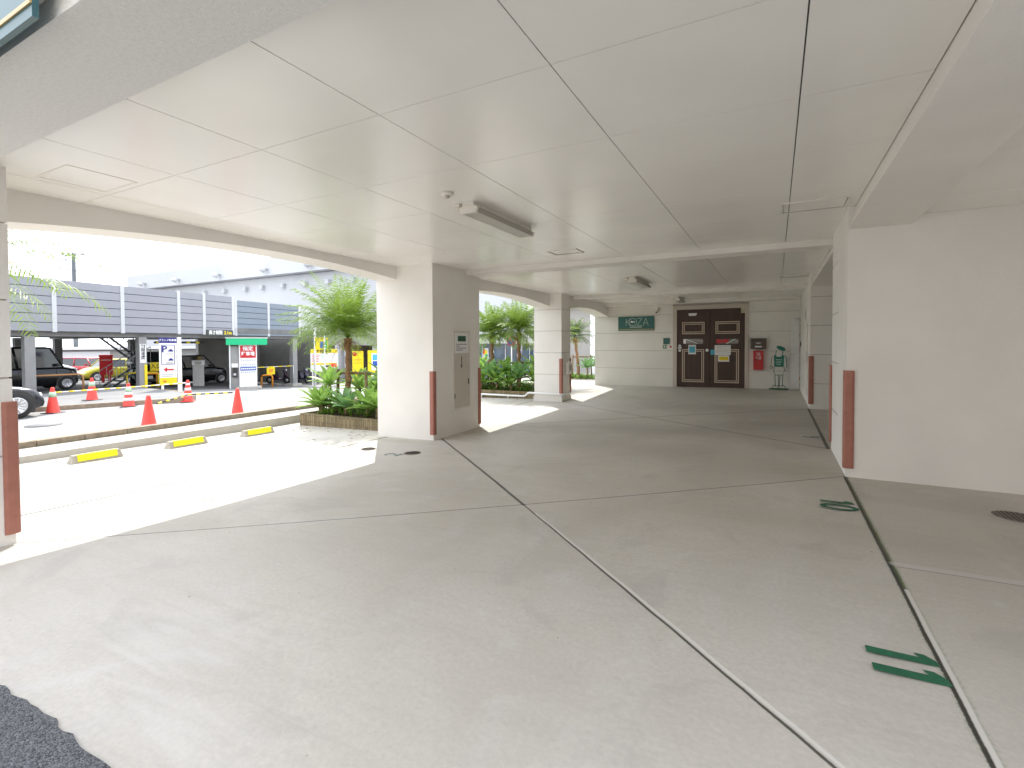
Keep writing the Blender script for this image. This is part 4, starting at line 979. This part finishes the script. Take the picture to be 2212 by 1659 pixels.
for zc in (1.03, .98, .69, .65): B(-.12, .13, -.034, -.0305, z0+zc-.012, z0+zc+.010).build("text_line", m_grey, S)
for zc in (.20, .14): B(-.25, .12, -.034, -.0305, z0+zc-.01, z0+zc+.012).build("text_line", m_grey, S)
mb = MB(); mb.prism([(-.20, .40), (-.08, .30), (-.08, .37), (.14, .37), (.14, .43), (-.08, .43), (-.08, .50)], 'y', -.034, -.0305); mb.v = [(a, b_, c+z0) for a, b_, c in mb.v]; mb.build("arrow", m_red, S)
B(-.32, .24, -.036, -.0305, z0-.20, z0+.08).build("yellow_foot", m_yell, S)
MB().lathe([(.055, -.042), (.055, -.037)], (-.16, 0, z0-.05), 'y', 16).build("emblem", m_orange, S)
B(-.28, -.20, -.03, .03, 0, z0-.2).build("post", m_white, S); B(.26, .40, -.05, .05, 0, z0+1.68).build("post", m_white, S)
# payment kiosk with canopy
K = thing("payment_kiosk", "parking payment machine under a bright green canopy with a red and white pillar", "kiosk", (-24.1, 16.0, gz(16.0)), radians(58))
z0 = -gz(16.0)
B(-.93, .93, -.35, .30, z0+1.37, z0+1.70).build("canopy", m_bgreen, K); B(-.96, .96, -.38, .33, z0+1.705, z0+1.74).build("canopy_cap", m_white, K)
B(-.36, .45, -.22, .18, .12, z0+1.365).build("pillar", m_white, K); B(-.50, .65, -.32, .3, 0, .118).build("plinth", m_pale_conc, K)
B(-.31, .40, -.226, -.2205, z0+.70, z0+1.33).build("red_panel", m_red, K)
text("指定", "lettering", m_white, .24, K, (.045, -.23, z0+1.17), (pi/2, 0, 0), bold=.006); text("駐車場", "lettering", m_white, .225, K, (.045, -.23, z0+.90), (pi/2, 0, 0), bold=.006, sx=.9)
B(-.31, .40, -.226, -.2205, z0+.05, z0+.25).build("blue_panel", m_blue, K)
mb = MB(); [mb.box(-.27+.083*i, -.27+.083*i+.06, -.230, -.2265, z0+.11, z0+.19) for i in range(8)]
mb.build("text_line", m_white, K)
m_pp = mat("pale_print", (.42, .46, .56), .5)
for zc in (.58, .35, -.03):
    mb = MB(); [mb.box(-.28+.083*i, -.28+.083*i+.055, -.226, -.2205, z0+zc-.03, z0+zc+.03) for i in range(8)]
    mb.build("text_line", m_pp, K)
B(-.80, -.74, -.2, .2, 0, z0+1.37).build("kiosk_post", m_white, K)
B(-.735, -.365, -.10, .16, 0, z0+1.30).build("machine_cabinet", m_wallg, K); B(-.66, -.44, -.18, -.105, z0-.28, z0+.20).build("machine_panel", m_dark, K); B(-.62, -.50, -.19, -.181, z0-.18, z0-.08).build("machine_screen", m_lampg, K)
B(-.70, -.40, -.16, -.105, z0+.22, z0+.42).build("machine_hood", m_white, K)
# height limit board
H_ = thing("height_limit_board", "black board with white and yellow lettering on the deck above the entrance", "sign", (*dpt(15.0, .06), 1.97), radians(97.5))
B(-.72, .72, -.03, .02, -.13, .15).build("board", mat("slate_board", (.06, .07, .06), .5), H_)
text("高さ制限", "lettering", m_white, .22, H_, (-.26, -.034, .01), (pi/2, 0, 0), bold=.006, sx=.85); text("2.1m", "lettering", m_yell, .22, H_, (.42, -.034, .01), (pi/2, 0, 0), bold=.006)
tt = thing("height_bar", "black and yellow hanging height bar inside the deck entrance", "height bar", (0, 0, 0))
a = Vector((*dpt(12.5, -1.0), 1.50)); b_ = Vector((*dpt(14.9, -1.0), 1.50)); MB().tube([a, b_], .05, 8).build("bar", m_black, tt)
mb = MB(); [mb.tube([a.lerp(b_, (i+.1)/5), a.lerp(b_, (i+.5)/5)], .056, 8) for i in range(5)]; mb.build("yellow_bands", m_yell, tt)
mb = MB(); [mb.tube([a.lerp(b_, q), a.lerp(b_, q)+Vector((0, 0, .48))], .01, 5) for q in (.15, .85)]; mb.build("chain", m_steel, tt)
# cabinets, hoops, barriers
t = thing("ticket_cabinet", "pale grey ticket cabinet standing in the deck entrance left of the kiosk", "cabinet", (-27.9, 15.7, gz(15.7)), radians(58))
B(-.26, .26, -.2, .2, 0, 1.15).build("body", mat("cabinet_grey", (.62, .60, .58), .5), t, bevel=.02); B(-.29, .29, -.24, .22, 1.155, 1.42).build("head", m_white, t, bevel=.02); B(-.15, .15, -.245, -.241, 1.2, 1.36).build("face", m_grey, t)
t = thing("gate_post", "slim white gate machine with arm left of the kiosk", "barrier gate", (-26.6, 17.0, gz(17)), radians(58))
B(-.05, .05, -.05, .05, 0, 1.2).build("post", m_white, t); B(-.16, .0, -.10, .10, .95, 1.55).build("head", m_plast, t); MB().tube([(0.1, 0, .9), (.1, 0, 1.6)], .03, 6).build("arm", m_white, t)
t = thing("red_cabinet", "tall red metal cabinet on legs beyond the deck columns", "cabinet", (-34.5, 14.2, gz(14.2)), radians(66))
B(-.30, .30, -.2, .2, .45, 1.50).build("body", m_red, t); B(-.22, -.08, -.15, .15, 0, .449).build("leg", m_red, t); B(.08, .22, -.15, .15, 0, .449).build("leg", m_red, t); B(-.32, .32, -.22, .22, 1.502, 1.62).build("lid", m_red, t); B(-.22, .22, -.206, -.201, 1.30, 1.33).build("stripe", m_pale, t)
def hoop(label, loc, rz, w_, h_, m, r_=.035):
    t = thing("hoop_barrier", label, "hoop barrier", loc, rz, group="tubular hoop barriers")
    MB().tube([(-w_/2, 0, 0), (-w_/2, 0, h_-.12), (-w_/2+.04, 0, h_-.03), (-w_/2+.12, 0, h_), (w_/2-.12, 0, h_), (w_/2-.04, 0, h_-.03), (w_/2, 0, h_-.12), (w_/2, 0, 0)], r_, 8).build("tube", m, t)
hoop("brown tubular hoop in front of the black boxy van", (-24.2, 8.4, -.48), radians(80), 1.5, .72, mat("brown_paint", (.40, .20, .08), .5))
hoop("yellow hoop barrier beside the white notice column", (-26.5, 12.35, gz(12.3)), radians(70), 1.2, .75, m_yell)
hoop("yellow hoop barrier behind the parking sign", (-25.6, 12.75, gz(12.8)), radians(70), 1.5, .75, m_orange)
hoop("orange hoop barrier right of the payment kiosk", (-25.2, 17.9, gz(17.9)), radians(60), .55, .68, m_orange, .045)
t = thing("entrance_sign", "yellow entrance sign reading 入口 on the barrier under the deck", "sign", (-26.6, 12.98, gz(13)), radians(62))
B(-.24, .24, -.015, .015, .85, 1.26).build("board", m_yell, t); text("入口", "lettering", m_black, .26, t, (0, -.018, 1.05), (pi/2, 0, 0), bold=.004, sx=.9); MB().tube([(0, .03, 0), (0, .03, 1.2)], .02, 6).build("post", m_orange, t)
t = thing("chain_barrier", "yellow and white bar with a hanging yellow square across the right deck bay", "barrier", (0, 0, 0))
a = Vector((*dpt(17.3, -.1), .12)); b_ = Vector((*dpt(19.9, -.1), .10)); MB().tube([a, b_], .02, 6).build("bar", m_white, t)
mb = MB(); [mb.tube([a.lerp(b_, (i+.2)/4), a.lerp(b_, (i+.75)/4)], .028, 6) for i in range(4)]; mb.build("yellow_bands", m_yell, t)
q = a.lerp(b_, .36); B(q.x-.01, q.x+.02, q.y-.25, q.y+.25, -.32, .10).build("square_sign", m_yell, t); B(q.x+.021, q.x+.026, q.y-.12, q.y+.12, -.2, 0).build("sign_mark", m_orange, t)
MB().tube([(b_.x, b_.y, .1), (b_.x, b_.y, -1.1)], .02, 6).build("post", m_steel, t); MB().tube([(a.x, a.y, .1), (a.x, a.y, -.95)], .02, 6).build("post", m_steel, t)
# motor scooters
def scooter(label, loc, rz, col):
    t = thing("motor_scooter", label, "scooter", loc, rz, "scooters parked under the deck"); pm = mat("scooter_paint", col, .3, .02)
    for x in (-.60, .60):
        mb = MB(); mb.lathe([(.17, -.05), (.225, -.04), (.23, 0), (.225, .04), (.17, .05)], (x, 0, .23), 'y', 20); w_ = mb.build("wheel", m_tyre, t)
        MB().lathe([(.11, -.055), (.11, .055)], (x, 0, .23), 'y', 14).build("rim", m_rim, w_)
    mb = MB(); mb.prism([(-.80, .52), (-.72, .72), (-.10, .74), (-.02, .50), (.10, .33), (.36, .33), (.46, .60), (.40, .95), (.50, .98), (.60, .60), (.74, .48), (.60, .44), (.42, .24), (-.30, .24), (-.50, .48)][::-1], 'y', -.13, .13); mb.build("body", pm, t, bevel=.04)
    B(-.74, -.08, -.13, .13, .745, .81).build("seat", m_dark, t, bevel=.03); MB().tube([(.43, -.33, 1.03), (.47, -.1, 1.0), (.47, .1, 1.0), (.43, .33, 1.03)], .018, 8).build("handlebar", m_dark, t)
    MB().lathe([(.07, -.04), (.07, .03), (.04, .05)], (.55, 0, .88), 'x', 14).build("headlight", m_lampg, t)
    mb = MB(); [mb.tube([(.43, s_*.25, 1.03), (.40, s_*.30, 1.18)], .008, 5) for s_ in (-1, 1)]; [mb.lathe([(.05, -.008), (.05, .008)], (.40, s_*.32, 1.22), 'x', 12) for s_ in (-1, 1)]; mb.build("mirror", m_dark, t)
scooter("dark scooter parked under the deck left of its last column", (-28.3, 20.9, gz(20.9)), radians(20), (.03, .01, .03)); scooter("dark scooter parked under the deck right of its last column", (-27.4, 22.0, gz(22)), radians(-10), (.02, .02, .05))
# signs beyond the palm
t = thing("parking_price_board", "white price board with yellow header and bands behind the nearest palm", "sign", (-24.4, 21.2, gz(21)), radians(55)); z0 = 1.14
B(-.78, .78, -.03, .03, z0-.28, z0+1.10).build("board", m_white, t); B(-.78, .78, -.036, -.031, z0+.85, z0+1.09).build("header", m_yell, t); text("P 駐車場", "lettering", m_black, .22, t, (0, -.04, z0+.965), (pi/2, 0, 0), bold=.005)
B(-.74, .74, -.036, -.031, z0+.13, z0+.24).build("band", m_yell, t); B(.40, .72, -.04, -.037, z0-.02, z0+.2).build("tile", m_redc, t); B(.08, .36, -.04, -.031, z0-.02, z0+.10).build("tile", m_dark, t)
mb = MB()
for i in range(5): mb.box(-.70, -.30, -.036, -.031, z0+.32+.10*i, z0+.35+.10*i); 
mb.build("print", m_redc, t); B(-.15, .15, -.036, -.031, z0+.50, z0+.72).build("picture", m_pale, t)
B(-.70, -.62, 0, .06, 0, z0-.28).build("post", m_white, t); B(.62, .70, 0, .06, 0, z0-.28).build("post", m_white, t)
t = thing("yellow_pillar_sign", "yellow pillar sign with a red disc behind the palm stake", "sign", (-22.4, 22.0, -1.14), radians(50))
B(-.32, .32, -.1, .1, .25, 2.10).build("body", m_yell, t); B(-.25, .25, -.08, .08, 0, .249).build("foot", m_dark, t); MB().lathe([(.13, -.112), (.13, -.101)], (-.2, 0, 1.93), 'y', 18).build("disc", m_red, t)
mb = MB(); mb.box(-.26, .22, -.106, -.101, 1.55, 1.60); mb.box(-.26, .22, -.106, -.101, 1.36, 1.40); mb.build("print", m_orange, t)
t = thing("yellow_poster_stand", "yellow framed poster stand with blue pictures beside the pillar sign", "sign", (-21.3, 22.3, -1.14), radians(48))
B(-.42, .42, -.03, .03, .7, 2.15).build("board", m_yell, t); B(-.2, .18, -.036, -.031, .95, 1.98).build("poster", m_white, t); B(-.14, .14, -.04, -.037, 1.55, 1.9).build("picture", m_cyan, t); B(-.14, .14, -.04, -.037, 1.2, 1.5).build("picture", m_blue, t); MB().tube([(.45, 0, 0), (.45, 0, 2.5)], .03, 6).build("post", m_dark, t); MB().tube([(-.4, .04, 0), (-.4, .04, .8)], .03, 6).build("post", m_dark, t)
t = thing("pole_sign", "yellow, blue and green logo panel on a white pole behind the palm fronds", "sign", (-24.6, 20.7, -1.14), radians(55))
MB().tube([(0, .05, 0), (0, .05, 3.6)], .06, 8).build("pole", m_white, t); B(0.0, .75, -.04, .04, 3.1-.9, 3.75-.9+.1).build("panel", m_yell, t); B(.28, .48, -.046, -.041, 2.3, 2.7).build("mark", m_blue, t); B(.5, .7, -.046, -.041, 2.25, 2.8).build("mark", m_bgreen, t)
tag(MB().tube([(-24.0, 20.9, -1.14), (-24.0, 20.9, 1.9)], .045, 8).build("white_pole", m_white), "slim white pole beside the price board behind the palm", "pole")

# ------------------------------------------------------------------ background buildings and utility pole
t = thing("white_hall", "huge white hall with a sloping parapet band rising behind the parking deck", "building", (0, 0, 0))
B(-78, -26, 36, 70, -1.3, 8.9).build("wall", m_bld, t); B(-78.6, -26, 35, 70, 8.95, 10.85).build("parapet", m_bld, t); 
for x in (-74, -66, -57.5, -49, -42):
    mb = MB(); mb.box(x-.2, x+.2, 34.4, 34.999, 9.6, 9.7); mb.lathe([(.12, -.3), (.32, .15), (.32, .25)], (x+.1, 34.3, 9.5), 'y', 12); mb.build("floodlight", m_wpost, t)
for i, x in enumerate((-62, -58, -54, -51, -47.5, -44, -40.5, -37)):
    mb = MB(); mb.box(x-.25, x+.25, 35.6, 35.99, 7.6, 8.05); mb.build("wall_vent", m_bld, t)
for x in (-58, -54, -50, -46): B(x-1.4, x+.6, 35.3, 36.2, 10.86, 11.0).build("roof_light", m_steel, t)
t = thing("low_warehouse", "long low off-white warehouse with pale roof seen under the deck", "building", (0, 0, 0))
B(-58, -48, 0, 31, -1.3, 1.05).build("wall", m_bld2, t); B(-58.3, -47.6, -.3, 31.3, 1.055, 1.25).build("roof_edge", m_white, t)
for y in (12.5, 15.5, 18.6, 22): B(-47.995, -47.9, y, y+1.6, -.1, .35).build("window", m_glass, t)
B(-47.995, -47.92, 14, 20, .45, .9).build("white_board", m_white, t)
t = thing("shop_building", "white shop with a glazed front beyond the middle palms", "building", (0, 0, 0))
B(-25, -12, 32, 42, -1.3, 2.5).build("wall", m_bld, t); B(-25.3, -11.7, 31.2, 32, 1.40, 1.75).build("canopy", m_white, t)
for i in range(7):
    x0 = -21.6+i*1.0; p = B(x0, x0+.90, 31.93, 31.995, -1.1, 1.33).build("window", m_shopg, t)
    B(x0-.05, x0, 31.9, 31.995, -1.1, 1.36).build("frame", m_white, p)
B(-19.5, -19.05, 31.86, 31.92, .3, 1.05).build("poster", m_white, t); B(-19.42, -19.15, 31.82, 31.855, .5, .9).build("poster_print", m_yell, t); B(-19.3, -19.1, 31.80, 31.818, .4, .6).build("poster_print", m_bgreen, t); B(-19.47, -19.35, 31.80, 31.818, .62, .98).build("poster_print", m_redc, t)
t = thing("neighbour_house", "pale grey-white neighbour wall with a pilaster behind the far palm", "building", (0, 0, 0))
B(-12, -3, 25, 32, -1.3, 5.2).build("wall", m_bld2, t); B(-8.6, -8.25, 24.8, 24.999, -1.3, 3.8).build("pilaster", m_white, t); B(-12.2, -3, 24.6, 24.998, 3.3, 3.7).build("cornice", m_white, t)
t = thing("grey_pavilion", "dark open-fronted shed behind the price board", "building", (0, 0, 0))
B(-33, -25.2, 26.5, 32, 1.3, 2.3).build("roof", m_wallg, t); B(-33, -25.2, 31, 32, -1.3, 1.298).build("back_wall", m_soffit, t)
for x in (-32.6, -29, -25.6): B(x-.15, x+.15, 26.7, 27, -1.3, 1.298).build("column", m_steel, t)
t = thing("no_parking_sign", "round red-rimmed blue no-parking sign on a pole beyond the middle palms", "road sign", (-15.6, 29.1, -1.2), radians(20))
MB().tube([(0, .05, 0), (0, .05, 3.1)], .035, 8).build("pole", m_white, t); MB().lathe([(.31, -.02), (.31, .0)], (0, 0, 2.75), 'y', 28).build("rim", m_red, t); MB().lathe([(.24, -.026), (.24, -.021)], (0, 0, 2.75), 'y', 28).build("disc", m_blue, t)
mb = MB(); mb.prism([(-.19, 2.92), (-.15, 2.96), (.19, 2.58), (.15, 2.54)][::-1], 'y', -.031, -.027); mb.build("slash", m_red, t)
t = thing("grey_awning", "dark grey awning frame with slanted pole right of the middle palms", "awning", (-15.3, 29.6, -1.2), 0)
B(-.6, 1.6, 0, 1.6, 4.2, 4.7).build("canopy", m_wallg, t); MB().tube([(-.3, .2, 0), (.4, .2, 4.2)], .11, 8).build("post", m_steel, t)
U = thing("utility_pole", "concrete utility pole with cross arms above the deck parapet", "utility pole", (-56.3, 20.9, -1.2))
MB().tube([(0, 0, 0), (0, 0, 11)], .20, 12, .15).build("pole", m_pole, U)
d = Vector((.882, .471, 0)); 
MB().tube([d*-1.1+Vector((0, 0, 10.75)), d*1.0+Vector((0, 0, 10.85))], .05, 6).build("cross_arm", m_dark, U)
MB().tube([d*-1.6+Vector((0, 0, 9.65)), d*.2+Vector((0, 0, 9.40))], .05, 6).build("cross_arm", m_dark, U)
mb = MB(); [mb.lathe([(.09, 0), (.13, .12), (.06, .3)], (d.x*q, d.y*q, 10.82), n=8) for q in (-1.0, -.5, .1, .8)]; mb.build("insulator", m_grey, U)
mb = MB(); mb.lathe([(.22, 0), (.25, .5), (.1, .6)], (d.x*-.9, d.y*-.9, 10.2), n=10); mb.build("transformer", m_steel, U)
mb = MB()
for k, dzz in enumerate((0, .25, .5)):
    a = d*-1.0+Vector((0, 0, 10.5+dzz*.6)); e = d*-18+Vector((0, 0, 11.0+dzz*1.2)); pts = [a.lerp(e, i/8)+Vector((0, 0, -1.0*4*(i/8)*(1-i/8)*.6)) for i in range(9)]; mb.tube(pts, .035, 5)
tag(mb.build("wires", m_orange, U))
